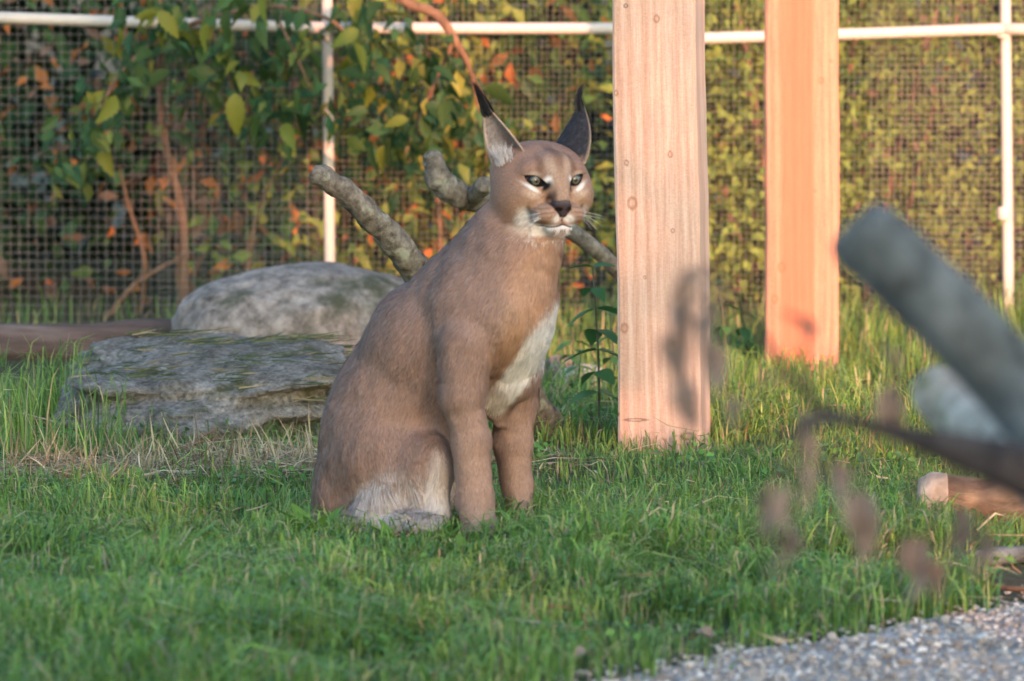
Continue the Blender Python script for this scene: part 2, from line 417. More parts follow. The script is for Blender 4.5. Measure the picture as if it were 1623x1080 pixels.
# ------------------------------------------------------------------ timber posts
def timber_post(px0, py0, px1, D, width, depth, yaw, mat, label, height=1.9):
    b = P(px0, py0, D); b[2] = -0.12; t = P(px1, 0, D)
    lean = (t[0] - P(px0, py0, D)[0]) / (t[2] - P(px0, py0, D)[2])
    bm = bmesh.new(); nz = 40
    hw, hd = width / 2, depth / 2; ch = 0.004
    sec = [(-hw, -hd + ch), (-hw + ch, -hd), (hw - ch, -hd), (hw, -hd + ch), (hw, hd - ch), (hw - ch, hd), (-hw + ch, hd), (-hw, hd - ch)]
    vs, r = [], 8
    for i in range(nz):
        z = height * i / (nz - 1)
        for (x, y) in sec: vs.append((x + .0012 * math.sin(z * 11 + x * 40) + .0006 * random.uniform(-1, 1), y, z))
    fs = [[i * r + j, i * r + (j + 1) % r, (i + 1) * r + (j + 1) % r, (i + 1) * r + j] for i in range(nz - 1) for j in range(r)]
    me = bpy.data.meshes.new('timber_post'); me.from_pydata(vs, [], fs + [list(range(r))[::-1], [(nz - 1) * r + j for j in range(r)]]); me.update()
    o = link('timber_post', me, mat); o.location = b
    o.rotation_euler = (0, math.atan(lean), math.radians(yaw))
    return tag(o, label, 'post', 'timber posts')
TIM = ((0.50, 0.30, 0.215), (0.57, 0.37, 0.28), (0.64, 0.46, 0.37))
def kn(px, py, D, cx, hd, r, ex=1.0, ez=0.75, dark=0): q = P(px, py, D); return (q[0] - cx, -hd, q[2] + .12, r, ex, ez, dark)
c1 = P(1053, 400, 9.33)[0]
KN1 = [kn(x, y, 9.26, c1 + (540 - y) * -0.0000095 * 0, .07, r) for x, y, r in ((993, 147, .006), (1008, 258, .006), (1016, 322, .013), (1078, 245, .007), (1080, 366, .005), (1034, 440, .004), (1000, 520, .010), (1060, 30, .008))] + [kn(1098, 690, 9.28, c1, .07, .016, .8, 1.5, 1), kn(1015, 664, 9.28, c1, .07, .014, .45, 3.0, 1), kn(985, 655, 9.28, c1, .07, .007, 1, 1, 1), kn(980, 395, 9.28, c1, .07, .007, .7, 2.5, 1), kn(1010, 8, 9.3, c1, .07, .006, 1, 1, 1)]
M['timber1'] = mat_timber('sawn_pine', TIM, KN1)
timber_post(1057, 722, 1046, 9.33, .137, .14, -8.5, M['timber1'], 'pale sawn timber post with knots beside the caracal')
c2 = P(1270, 300, 10.97)[0]
KN2 = [kn(x, y, 10.9, c2, .07, r) for x, y, r in ((1303, 126, .008), (1318, 95, .004), (1240, 420, .012), (1228, 470, .010), (1292, 300, .004))]
M['timber2'] = mat_timber('sawn_larch', ((0.37, 0.18, 0.12), (0.41, 0.22, 0.145), (0.46, 0.275, 0.19)), KN2, (0.41, 0.155, 0.09))
timber_post(1271, 590, 1271, 10.9, .139, .14, -1.5, M['timber2'], 'sunlit orange timber post standing closer to the wire fence')

# ------------------------------------------------------------------ stones
M['boulder'] = mat_stone('grey_boulder', [(0.28, (0.17, 0.15, 0.135)), (0.5, (0.29, 0.26, 0.235)), (0.72, (0.37, 0.335, 0.305))], 7, (0.085, 0.09, 0.06), 0.50, 0.010)
M['slab'] = mat_stone('mossy_slab', [(0.30, (0.12, 0.11, 0.095)), (0.48, (0.27, 0.255, 0.225)), (0.66, (0.43, 0.41, 0.375))], 16, (0.10, 0.11, 0.055), 0.46, 0.016)
bo = rock('boulder', P(480, 508, 11.05) * np.array([1, 1, 0]) + np.array([0, 0, .055]), (.265, .20, .128), M['boulder'], 3, 2.35, 0.07, (0.02, 0.0), 0.1)
tag(bo, 'smooth rounded grey boulder behind the flat slab stone', 'boulder')
sl_ = rock('slab_stone', P(335, 620, 9.70) * np.array([1, 1, 0]) + np.array([0, 0, .045]), (.250, .27, .088), M['slab'], 12, 3.6, 0.17, (0.02, 0.10), -0.12, strata=0.09, res=110)
tag(sl_, 'flat rough grey slab stone with dried grass on it, left of the caracal', 'stone')
M['pale_stone'] = mat_stone('pale_stone', [(0.3, (0.4, 0.38, 0.35)), (0.7, (0.62, 0.6, 0.57))], 20, (0.2, 0.2, 0.12), 0.3, 0.003)
tag(rock('stone', G(925, 612) + np.array([0, 0, .012]), (.045, .03, .026), M['pale_stone'], 5, 2.6, 0.2, res=24), 'small pale stone lying behind the nettle', 'stone')
tag(rock('stone', G(893, 602) + np.array([0, 0, .015]), (.04, .03, .03), M['slab'], 8, 2.6, 0.2, res=24), 'small mossy stone lying behind the nettle', 'stone')

# ------------------------------------------------------------------ dead wood
M['log'] = mat_bark('weathered_log', [(0.3, (0.035, 0.026, 0.024)), (0.5, (0.12, 0.088, 0.078)), (0.75, (0.24, 0.19, 0.17))], 26, (0.12, 1, 1), 0.006)
M['lichen'] = mat_bark('lichen_bark', [(0.3, (0.05, 0.043, 0.036)), (0.5, (0.16, 0.145, 0.12)), (0.72, (0.30, 0.285, 0.24))], 60, (1, 1, 1), 0.005, ((0.30, 0.32, 0.25), 0.42, 22))
M['greylimb'] = mat_bark('grey_limb', [(0.3, (0.055, 0.06, 0.058)), (0.5, (0.13, 0.145, 0.14)), (0.72, (0.24, 0.26, 0.25))], 30, (1, 1, 1), 0.004, ((0.06, 0.05, 0.06), 0.36, 14))
M['darkbark'] = mat_bark('dark_bark', [(0.3, (0.03, 0.026, 0.025)), (0.6, (0.075, 0.065, 0.06)), (0.8, (0.13, 0.115, 0.10))], 60, (1, 1, 1), 0.003)
M['bark'] = mat_bark('brown_bark', [(0.3, (0.09, 0.055, 0.035)), (0.5, (0.22, 0.14, 0.09)), (0.72, (0.34, 0.23, 0.15))], 45, (0.3, 1, 1), 0.004)
M['cutwood'] = mat_bark('cut_wood', [(0.3, (0.30, 0.21, 0.15)), (0.6, (0.52, 0.42, 0.33)), (0.8, (0.62, 0.54, 0.46))], 30, (1, 1, 1), 0.002)
lg = tube_obj('log', [P(-900, 543, 11.12), P(-400, 546, 11.12), P(-60, 549, 11.1), P(120, 545, 11.12), P(300, 541, 11.15), P(420, 540, 11.2)], [.036, .040, .042, .041, .039, .034], M['log'], seg=20, rough=0.16, seed=4, nscale=14)
tag(lg, 'long weathered brown log lying along the fence', 'log')
A = [(497, 272, 8.95, 10), (505, 277, 8.95, 18), (530, 293, 8.97, 20), (580, 335, 9.0, 20), (622, 378, 9.05, 22), (655, 425, 9.1, 24), (720, 505, 9.2, 27), (800, 590, 9.35, 30), (852, 660, 9.45, 31), (878, 712, 9.5, 33)]
br = tube_obj('dead_branch', [P(x, y, d) for x, y, d, r in A], [r * d / FPX for x, y, d, r in A], M['lichen'], seg=22, rough=0.17, seed=6, nscale=60, sub=10)
tag(br, 'lichen grey dead branch leaning up behind the caracal, blunt end over the boulder', 'branch')
Bp = [(683, 240, 9.7, 9), (685, 248, 9.7, 16), (689, 266, 9.7, 19), (700, 288, 9.7, 21), (722, 308, 9.72, 22), (748, 316, 9.75, 20), (800, 322, 9.8, 16), (860, 342, 9.82, 14), (910, 370, 9.85, 13), (975, 423, 9.9, 13), (1030, 500, 9.95, 14), (1062, 668, 9.98, 18)]
b2 = empty('dead_branch', tuple(P(1062, 660, 9.98)))
tube_obj('limb', [P(x, y, d) for x, y, d, r in Bp], [r * d / FPX for x, y, d, r in Bp], M['lichen'], b2, seg=20, rough=0.2, seed=8, nscale=55, sub=10)
Bs = [(742, 318, 9.75, 17), (757, 305, 9.70, 16), (770, 292, 9.66, 13)]
tube_obj('stub', [P(x, y, d) for x, y, d, r in Bs], [r * d / FPX for x, y, d, r in Bs], M['lichen'], b2, seg=14, rough=0.2, seed=9)
tag(b2, 'crooked dead branch with an upturned end behind the caracal\'s neck, leaning to the timber post', 'branch')
# stick on the straw
st = [(60, 812, .005), (160, 790, .008), (215, 765, .014), (280, 738, .024), (345, 712, .035)]
sp_ = []
for x, y, z in st: q = G(x, y); q[2] = z; sp_.append(q)
so_ = empty('stick', tuple(sp_[1]))
tube_obj('stem', sp_, [.004, .0045, .0045, .004, .002], M['bark'], so_, seg=8, rough=.15, seed=2)
tube_obj('twig', [sp_[3], sp_[3] + np.array([.035, .01, .012]), sp_[3] + np.array([.075, .0, .02])], [.003, .0025, .0012], M['bark'], so_, seg=6)
tag(so_, 'thin brown stick lying on the straw in front of the slab stone', 'stick')
# log with a pale cut end, lower right
lr = empty('cut_log', tuple(G(1600, 845)))
L = [(1466, 795, 8.12, 42), (1500, 797, 8.12, 46), (1560, 801, 8.12, 42), (1640, 804, 8.1, 43), (1800, 808, 8.1, 40), (2000, 812, 8.1, 38)]
tube_obj('stem', [P(x, y, d) for x, y, d, r in L], [r * d / FPX for x, y, d, r in L], M['bark'], lr, seg=20, rough=.10, seed=14, nscale=40)
ce = P(1462, 797, 8.12)
tube_obj('cut_end', [ce + np.array([-.005, 0, 0]), ce + np.array([.012, 0, 0]), ce + np.array([.034, 0, 0])], [.029, .038, .042], M['cutwood'], lr, seg=24, rough=.18, seed=15, nscale=30)
tag(lr, 'short log with a pale cut end lying in the grass', 'log')
stk = [G(1530, 905), G(1580, 898), G(1660, 893), G(1760, 900)]
for q in stk: q[2] = .014
tag(tube_obj('stick', stk, [.011, .013, .013, .012], M['greylimb'], seg=10, rough=.12, seed=3), 'grey stick on the ground below the cut log', 'stick')
stk = [G(1495, 838), G(1530, 880), G(1560, 935), G(1640, 950)]
for q, z in zip(stk, (.05, .03, .012, .01)): q[2] = z
tag(tube_obj('twig', stk, [.002, .0035, .004, .004], M['bark'], seg=7, rough=.12, seed=3), 'bent brown twig at the edge of the gravel', 'twig')

# ------------------------------------------------------------------ shrubs beyond the fence
LEAF = {
    'hazel': [leaf_mesh('hazel_leaf', 1, .54, 6, .35, .35, seed=s) for s in (1, 2)],
    'dead': [leaf_mesh('dead_leaf', 1, .55, 0, .8, .5, 8, .05, seed=s) for s in (3, 4, 5)],
    'nettle': [leaf_mesh('nettle_leaf', 1, .60, 9, .22, .25, seed=6)],
    'dock': [leaf_mesh('dock_leaf', 1, .34, 0, .35, .25, 9, .02, seed=s) for s in (7, 8)],
}
for m_, k_ in ((mat_leaf('hazel_leaf', (0.030, 0.085, 0.03), (0.085, 0.14, 0.03)), 'hazel'), (mat_leaf('dead_leaf', (0.34, 0.22, 0.15), (0.48, 0.35, 0.27), .15, .8), 'dead'),
               (mat_leaf('nettle_leaf', (0.08, 0.21, 0.06), (0.12, 0.27, 0.08), .25), 'nettle'), (mat_leaf('dock_leaf', (0.14, 0.30, 0.05), (0.20, 0.36, 0.07), .35), 'dock')):
    for me in LEAF[k_]: me.materials.append(m_)
LEAF['rust'] = [me.copy() for me in LEAF['dead']]
mr = mat_leaf('rust_leaf', (0.30, 0.13, 0.045), (0.38, 0.20, 0.07), .2, .7)
for me in LEAF['rust']: me.materials.clear(); me.materials.append(mr)
LEAF['yellow'] = [me.copy() for me in LEAF['hazel']]
my = mat_leaf('yellow_green_leaf', (0.16, 0.22, 0.035), (0.26, 0.27, 0.04), .35)
for me in LEAF['yellow']: me.materials.clear(); me.materials.append(my)
M['stem'] = mat_bark('shrub_stem', [(0.3, (0.10, 0.06, 0.04)), (0.6, (0.24, 0.15, 0.095)), (0.8, (0.34, 0.23, 0.15))], 60, (1, 1, .2), .002)

def shrub(label, x0, x1, y0, y1, h, n, size, cols, weights, nst, leaves, clump=0.10, low=0.0, ylean=0.0):
    """a shrub: stems from the ground, crown leaves in clumps along its shoots, single leaves on its near side"""
    r = rng
    root = empty('shrub', ((x0 + x1) / 2, (y0 + y1) / 2, 0))
    cl = []
    for i in range(nst):
        bx, by = r.uniform(x0, x1), r.uniform(y0 + .1, y1)
        tx, ty = bx + r.uniform(-.35, .35), by + r.uniform(-.3, .15)
        p0 = np.array([bx, by, -.03]); p3 = np.array([tx, ty, h * r.uniform(.7, 1.05)])
        mid = (p0 + p3) / 2 + np.array([r.uniform(-.1, .1), r.uniform(-.08, .08), 0])
        tube_obj('stem', [p0, (p0 + mid) / 2 + r.normal(size=3) * .015, mid, p3], [.007, .006, .005, .002], M['stem'], root, seg=7, rough=.1, sub=4)
        for t in np.linspace(max(low, .03), 1, 15):
            q = p0 * (1 - t) ** 2 + 2 * mid * t * (1 - t) + p3 * t * t
            for _ in range(3): cl.append(q + r.normal(size=3) * np.array([.16, .13, .08]))
    cl = np.array(cl); cl[:, 1] = np.maximum(cl[:, 1], y0)
    ci = r.integers(0, len(cl), n)
    pos = cl[ci] + r.normal(size=(n, 3)) * clump * np.array([1, .8, 1]); pos[:, 1] = np.maximum(pos[:, 1], FY + .05); pos = pos[pos[:, 2] > .01]
    n = len(pos)
    dirs = r.normal(size=(n, 3)) * .6 + np.array([0, -.35, -.35])
    cidx = r.choice(len(cols), n, p=weights)
    col = np.array(cols)[cidx] * r.normal(1, .18, n)[:, None]
    v, f, c = leaf_cloud(pos, dirs, r.uniform(.6, 1.2, n) * size, np.clip(col, .004, .8), face=(.55, .8))
    o = link('crown', mesh_np('crown', v, f, c, False), M['foliage'], root); o['kind'] = 'stuff'
    for kind, k, s0, s1, zmax in leaves:
        for _ in range(k):
            q = cl[r.integers(0, len(cl))] + r.normal(size=3) * .06
            q[1] = max(min(q[1], y0 + .25), FY + .06); q[2] = min(max(q[2] * .6, .02), zmax)
            leaf_obj(random.choice(LEAF[kind]), root, q, (r.normal() * .7, -.5 + r.normal() * .3, -.5 + r.normal() * .4), r.uniform(s0, s1), r.uniform(-.8, .8))
    return tag(root, label, 'shrub', 'shrubs beyond the fence')
DG, MG, YG, OL, RU, BR = (.030, .080, .032), (.060, .14, .04), (.23, .33, .06), (.19, .28, .055), (.48, .18, .045), (.19, .12, .08)
MR = (.12, .20, .045)
shrub('dark green shrub with rusty dead leaves near the ground behind the left fence panel', -1.75, -.95, 12.5, 13.3, 1.7, 4200, .055, [DG, MG, BR, RU], [.62, .22, .10, .06], 4, [('hazel', 36, .04, .07, .6), ('rust', 12, .035, .06, .35)])
shrub('sparse brown shrub with bare stems and rusty leaves above the boulder', -1.0, -.42, 12.45, 13.2, 1.6, 2600, .05, [DG, MG, BR, RU], [.45, .2, .20, .15], 5, [('hazel', 22, .04, .065, .6), ('rust', 30, .035, .065, .45)], .11)
shrub('leafy green shrub with orange leaves behind the caracal', -.45, .25, 12.25, 13.1, 1.7, 7500, .05, [MG, YG, OL, RU, DG], [.28, .24, .20, .10, .18], 7, [('hazel', 26, .045, .08, .6), ('yellow', 18, .04, .07, .6), ('rust', 22, .04, .065, .5)])
shrub('yellow green shrub seen between the two timber posts', .2, .75, 12.3, 13.0, 1.6, 15000, .030, [YG, OL, MR, BR], [.28, .44, .23, .05], 6, [('yellow', 12, .03, .05, .6)], .09)
shrub('fine leaved olive green shrub behind the right fence panel', .7, 1.35, 12.35, 13.1, 1.6, 17000, .026, [YG, OL, MR, BR], [.24, .46, .24, .06], 6, [('yellow', 8, .03, .045, .6)], .09)
shrub('olive green shrub at the far end of the right fence panel', 1.3, 2.1, 12.6, 13.4, 1.6, 6000, .040, [YG, OL, MG, BR], [.3, .36, .16, .18], 6, [('yellow', 8, .03, .05, .6)], .09)
shrub('dark shrub at the far end of the left fence panel', -2.5, -1.7, 12.6, 13.4, 1.6, 4000, .05, [DG, MG, BR], [.55, .25, .2], 6, [('hazel', 8, .04, .06, .6)], .10)
# dense hedge closing the view behind them
def hedge(label, x0, x1, y0, y1, h, n, size, cols, nst):
    root = empty('hedge', ((x0 + x1) / 2, (y0 + y1) / 2, 0))
    for i in range(nst):
        bx = x0 + (x1 - x0) * (i + .5) / nst + rng.uniform(-.1, .1); by = (y0 + y1) / 2 + rng.uniform(-.2, .2)
        tube_obj('trunk', [(bx, by, -.05), (bx + rng.uniform(-.1, .1), by, h * .45), (bx + rng.uniform(-.2, .2), by, h * .92)], [.05, .04, .012], M['darkbark'], root, seg=8, rough=.1, sub=4)
    pos = np.stack([rng.uniform(x0, x1, n), rng.uniform(y0, y1, n), rng.uniform(0.0, h, n) ** 1.0], 1)
    face = rng.random(n) < .5; pos[face, 1] = y0 + np.abs(rng.normal(size=face.sum())) * .12
    pos[:, 1] += .16 * vnoise(pos * np.array([1, .2, 1]), 2.2, 51)
    top = h * (1 + .10 * vnoise(pos * np.array([1, 0, 0]), 1.4, 52) + .06 * vnoise(pos * np.array([1, 0, 0]), 5, 53)); pos = pos[pos[:, 2] < top]; n = len(pos)
    col = np.array(cols)[rng.integers(0, len(cols), n)] * rng.normal(1, .2, n)[:, None]
    v, f, c = leaf_cloud(pos, rng.normal(size=(n, 3)) + np.array([0, -.5, -.2]), rng.uniform(.6, 1.2, n) * size, np.clip(col, .004, .5), wfac=.62)
    o = link('crown', mesh_np('crown', v, f, c, False), M['foliage'], root); o['kind'] = 'stuff'
    return tag(root, label, 'hedge')
hedge('dense dark hedge closing the view behind the fence shrubs', -4, 4, 14.0, 15.0, 2.6, 30000, .11, [(.012, .03, .014), (.02, .045, .018), (.03, .05, .018)], 14)

# unseen trees added behind the photographer to shade the lawn, stones and caracal
def shade_tree(label, x, y, h, rad, n, edge=0):
    root = empty('added_shade_tree', (x, y, 0))
    tube_obj('trunk', [(x, y, -.1), (x + .05, y, h * .3), (x - .04, y + .05, h * .65), (x, y, h * .95)], [.13, .11, .07, .02], M['darkbark'], root, seg=10, rough=.1)
    for k in range(7):
        a = rng.uniform(0, 6.28); z = h * rng.uniform(.25, .8)
        tube_obj('limb', [(x, y, z), (x + math.cos(a) * rad * .4, y + math.sin(a) * rad * .4, z + .25), (x + math.cos(a) * rad * .85, y + math.sin(a) * rad * .85, z + .45)], [.04, .025, .008], M['darkbark'], root, seg=6, sub=4)
    t = rng.random(n); z = .1 + (h - .1) * t
    rr = rad * (1 - t ** 4) ** .5 * (.82 + .2 * np.sqrt(t)) * (1 + .0 * t); a = rng.uniform(0, 2 * math.pi, n); q = np.sqrt(rng.random(n))
    pos = np.stack([x + rr * q * np.cos(a), y + rr * q * np.sin(a), z], 1)
    pos += .14 * np.stack([vnoise(pos, 2.5, s) for s in (61, 62, 63)], 1)
    col = np.array([DG, MG])[rng.integers(0, 2, n)] * rng.normal(1, .2, n)[:, None]
    v, f, c = leaf_cloud(pos, rng.normal(size=(n, 3)), rng.uniform(.10, .19, n), np.clip(col, .004, .5), wfac=.7)
    o = link('crown', mesh_np('crown', v, f, c, False), M['foliage'], root); o['kind'] = 'stuff'
    tag(root, label, 'tree', 'added shade trees behind the photographer')
for i, (tx, lab) in enumerate(((3.36, 'outermost'), (2.1, 'second'), (.75, 'third'), (-.7, 'last'))):
    shade_tree('unseen dark green tree added across the lawn for its shade, %s in its row' % lab, tx, -4.0 - .15 * (i % 2), 4.9 - .2 * i, .95, (4700, 5600, 7000, 7000)[i])

# ------------------------------------------------------------------ hazel growing over and through the fence
hz = empty('hazel_bush', tuple(P(285, 540, 12.25) * np.array([1, 1, 0])))
def pl(pts): return [P(x, y, d) for x, y, d in pts]
g0 = P(288, 540, 12.25); g0[2] = -.03
stems = [
    ([g0] + pl([(292, 400, 12.22), (285, 320, 12.2), (262, 230, 12.15), (252, 140, 12.1), (256, 60, 12.0), (250, -60, 11.95), (240, -260, 11.95)]), [.012, .0105, .0095, .008, .0075, .007, .006, .003]),
    (pl([(256, 60, 12.0), (330, 30, 11.9), (430, 10, 11.85), (520, 30, 11.8), (560, 70, 11.78)]), [.0065, .0055, .005, .0045, .002]),
    (pl([(330, 30, 11.9), (350, 90, 11.85), (372, 150, 11.8)]), [.004, .0035, .0015]),
    (pl([(430, 10, 11.85), (470, 90, 11.8), (500, 160, 11.8)]), [.004, .003, .0015]),
    (pl([(256, 60, 12.0), (215, 90, 11.9), (170, 150, 11.85), (150, 230, 11.85)]), [.005, .004, .003, .0015]),
    (pl([(250, -260, 11.95), (420, -330, 11.85), (560, -180, 11.8), (625, -15, 11.76), (690, 22, 11.74), (720, 62, 11.73), (745, 110, 11.73), (760, 180, 11.75)]), [.006, .009, .0095, .0105, .011, .010, .005, .002]),
    (pl([(720, 62, 11.73), (690, 130, 11.75), (660, 200, 11.78), (640, 250, 11.8)]), [.005, .004, .003, .0015]),
    (pl([(745, 110, 11.73), (775, 190, 11.78), (770, 260, 11.8)]), [.004, .003, .0015]),
    (pl([(215, 540, 12.3), (230, 420, 12.25), (205, 330, 12.2), (188, 262, 12.15)]), [.006, .006, .005, .002]),
    (pl([(385, 540, 12.3), (400, 370, 12.25), (430, 285, 12.2)]), [.0065, .006, .003]),
    (pl([(170, 505, 12.2), (215, 450, 12.2), (300, 400, 12.2)]), [.006, .006, .004]),
]
for pth, rad in stems: tube_obj('stem', pth, rad, M['stem'], hz, seg=8, rough=.08, sub=5)
clus = [(205, 70, 4), (235, 40, 6), (262, 85, 6), (300, 50, 7), (330, 95, 6), (352, 60, 5), (372, 110, 7), (405, 50, 7), (440, 90, 7), (470, 40, 6), (455, 150, 6), (462, 200, 4), (555, 40, 6), (575, 95, 6), (565, 150, 4), (300, 150, 4), (395, 175, 3), (440, 165, 4), (215, 130, 5), (178, 165, 4), (152, 230, 5), (130, 180, 3), (110, 260, 3), (420, 5, 6), (350, 5, 6), (270, 5, 5), (560, 20, 6), (610, 40, 4), (640, 95, 5), (690, 120, 6), (715, 160, 6), (742, 120, 5), (665, 195, 6), (632, 240, 6), (690, 235, 4), (765, 220, 6), (772, 265, 4), (740, 190, 4), (600, 180, 3), (560, 200, 3), (475, 100, 4), (590, 60, 4)]
for (x, y, n) in clus:
    for _ in range(max(1, int(n * .72))):
        q = P(x + rng.normal() * 24, y + rng.normal() * 22, rng.uniform(11.66, 11.93))
        kind = 'hazel' if rng.random() < .82 else 'yellow'
        leaf_obj(random.choice(LEAF[kind]), hz, q, (rng.normal() * .75, -.25 + rng.normal() * .5, -.7 + rng.normal() * .45), rng.uniform(.04, .078), rng.uniform(-1.3, 1.3))
q = P(372, 148, 11.70); leaf_obj(LEAF['yellow'][0], hz, q, (.05, -.15, -1), .085, .3)
q = P(165, 150, 11.75); leaf_obj(LEAF['yellow'][1], hz, q, (.2, -.1, -1), .06, -.2)
# small inner leaves that fill the bush between its big ones
n_ = 800; cp = np.array([[x, y] for x, y, k in clus]); ix = rng.integers(0, len(cp), n_)
pp = np.array([P(cp[i, 0] + rng.normal() * 26, cp[i, 1] + rng.normal() * 24 - 6, rng.uniform(11.72, 12.25)) for i in ix])
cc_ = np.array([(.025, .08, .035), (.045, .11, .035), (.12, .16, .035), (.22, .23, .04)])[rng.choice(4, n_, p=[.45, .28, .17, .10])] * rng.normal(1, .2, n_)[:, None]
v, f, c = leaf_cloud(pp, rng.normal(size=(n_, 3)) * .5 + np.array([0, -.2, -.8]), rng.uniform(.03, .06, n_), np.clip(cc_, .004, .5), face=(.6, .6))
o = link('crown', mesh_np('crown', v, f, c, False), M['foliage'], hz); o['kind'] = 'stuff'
tag(hz, 'hazel bush with big green leaves hanging through the fence over the white rail', 'bush')

# ------------------------------------------------------------------ nettle and low weeds
def herb(name, label, cat_, px, py, height, tiers, lsize, kind, lean=(0, 0), group=None):
    b = G(px, py); root = empty(name, tuple(b))
    top = b + np.array([lean[0], lean[1], height])
    mid = (b + top) / 2 + np.array([.004, 0, 0])
    tube_obj('stem', [b - np.array([0, 0, .01]), mid, top], [.0024, .002, .0012], M['nstem'], root, seg=6, sub=4)
    for i, t in enumerate(np.linspace(.28, 1, tiers)):
        p = b * (1 - t) ** 2 + 2 * mid * t * (1 - t) + top * t * t
        az = i * 1.57 + .35
        for k in (0, 1):
            a = az + k * math.pi + rng.uniform(-.3, .3)
            d = (math.cos(a), math.sin(a), -.15 + .45 * (t > .9) + rng.uniform(-.2, .1))
            leaf_obj(LEAF[kind][0], root, p, d, lsize * (1.0 - .35 * max(0, t - .6) / .4) * rng.uniform(.85, 1.1), rng.uniform(-.3, .3))
    return tag(root, label, cat_, group)
m_, nt_, b_ = new_mat('nettle_stem'); nt_.links.new(ramp(nt_, noise(nt_, 50), [(0.3, (.05, .07, .03)), (0.7, (.10, .11, .05))]), b_.inputs['Base Color']); M['nstem'] = m_
herb('nettle', 'tall nettle with toothed leaves beside the timber post', 'nettle', 950, 698, .29, 7, .066, 'nettle', (-.012, 0))
for x, y, h, lab in ((905, 650, .10, 'small nettle shoot between the caracal and the tall nettle'), (972, 640, .16, 'short nettle half hidden behind the timber post'), (905, 612, .11, 'low nettle growing by the small stones'), (1150, 590, .17, 'young nettle between the two timber posts'), (1185, 575, .13, 'low nettle growing close to the sunlit post')):
    herb('nettle', lab, 'nettle', x, y, h, 4, .045, 'nettle', (rng.uniform(-.02, .02), 0))
def rosette(px, py, n, size, label):
    b = G(px, py); root = empty('dock_plant', tuple(b))
    for i in range(n):
        a = i * 2 * math.pi / n + rng.uniform(-.4, .4)
        leaf_obj(random.choice(LEAF['dock']), root, b + np.array([math.cos(a) * .004, math.sin(a) * .004, .004]), (math.cos(a), math.sin(a), rng.uniform(.5, 2.2)), size * rng.uniform(.75, 1.15), rng.uniform(-.4, .4))
    return tag(root, label, 'plant', 'broad-leaved plants in the lawn')
for a in ((692, 874, 5, .056, 'broad-leaved dock plant in the grass at the caracal\'s hind paw'), (772, 868, 5, .054, 'broad-leaved dock plant in the grass at the caracal\'s front paw'), (630, 882, 5, .05, 'broad-leaved dock plant in the grass below the caracal\'s white thigh'),
          (740, 900, 6, .052, 'broad-leaved dock plant in the grass before both dock plants at the paws'), (500, 874, 6, .07, 'broad-leaved dock plant in the grass by the caracal\'s tail'), (840, 872, 5, .04, 'small dock plant in the grass by the far front paw'), (940, 928, 5, .04, 'small dock plant alone in the open grass'), (20, 880, 5, .05, 'dock plant in the grass below the straw')):
    rosette(*a)

# ------------------------------------------------------------------ grass
def footprint(x, y):
    """places where no blade can grow"""
    bad = np.zeros(len(x), bool)
    for (cx, cy, rx, ry) in ((bo.location.x, bo.location.y, .25, .19), (sl_.location.x, sl_.location.y, .235, .235), (P(1057, 722, 9.33)[0], 9.33, .075, .075), (P(1271, 590, 10.97)[0], 10.97, .075, .075), (-.19, 8.11, .11, .12)):
        bad |= ((x - cx) / rx) ** 2 + ((y - cy) / ry) ** 2 < 1
    return bad
def shortzone(p):
    """trampled, shorter grass in front of the post, the slab and the caracal"""
    x, y = p[:, 0], p[:, 1]
    z = .55 * np.exp(-(((x - .25) / .16) ** 2 + ((y - 9.12) / .16) ** 2))
    z = np.maximum(z, .55 * np.exp(-(((x + .48) / .30) ** 2 + ((y - 9.28) / .16) ** 2)))
    z = np.maximum(z, .15 * np.exp(-(((x + .12) / .18) ** 2 + ((y - 7.86) / .16) ** 2)))
    z = np.maximum(z, .5 * np.exp(-(((x - .50) / .14) ** 2 + ((y - 10.65) / .2) ** 2)))
    return 1 - z
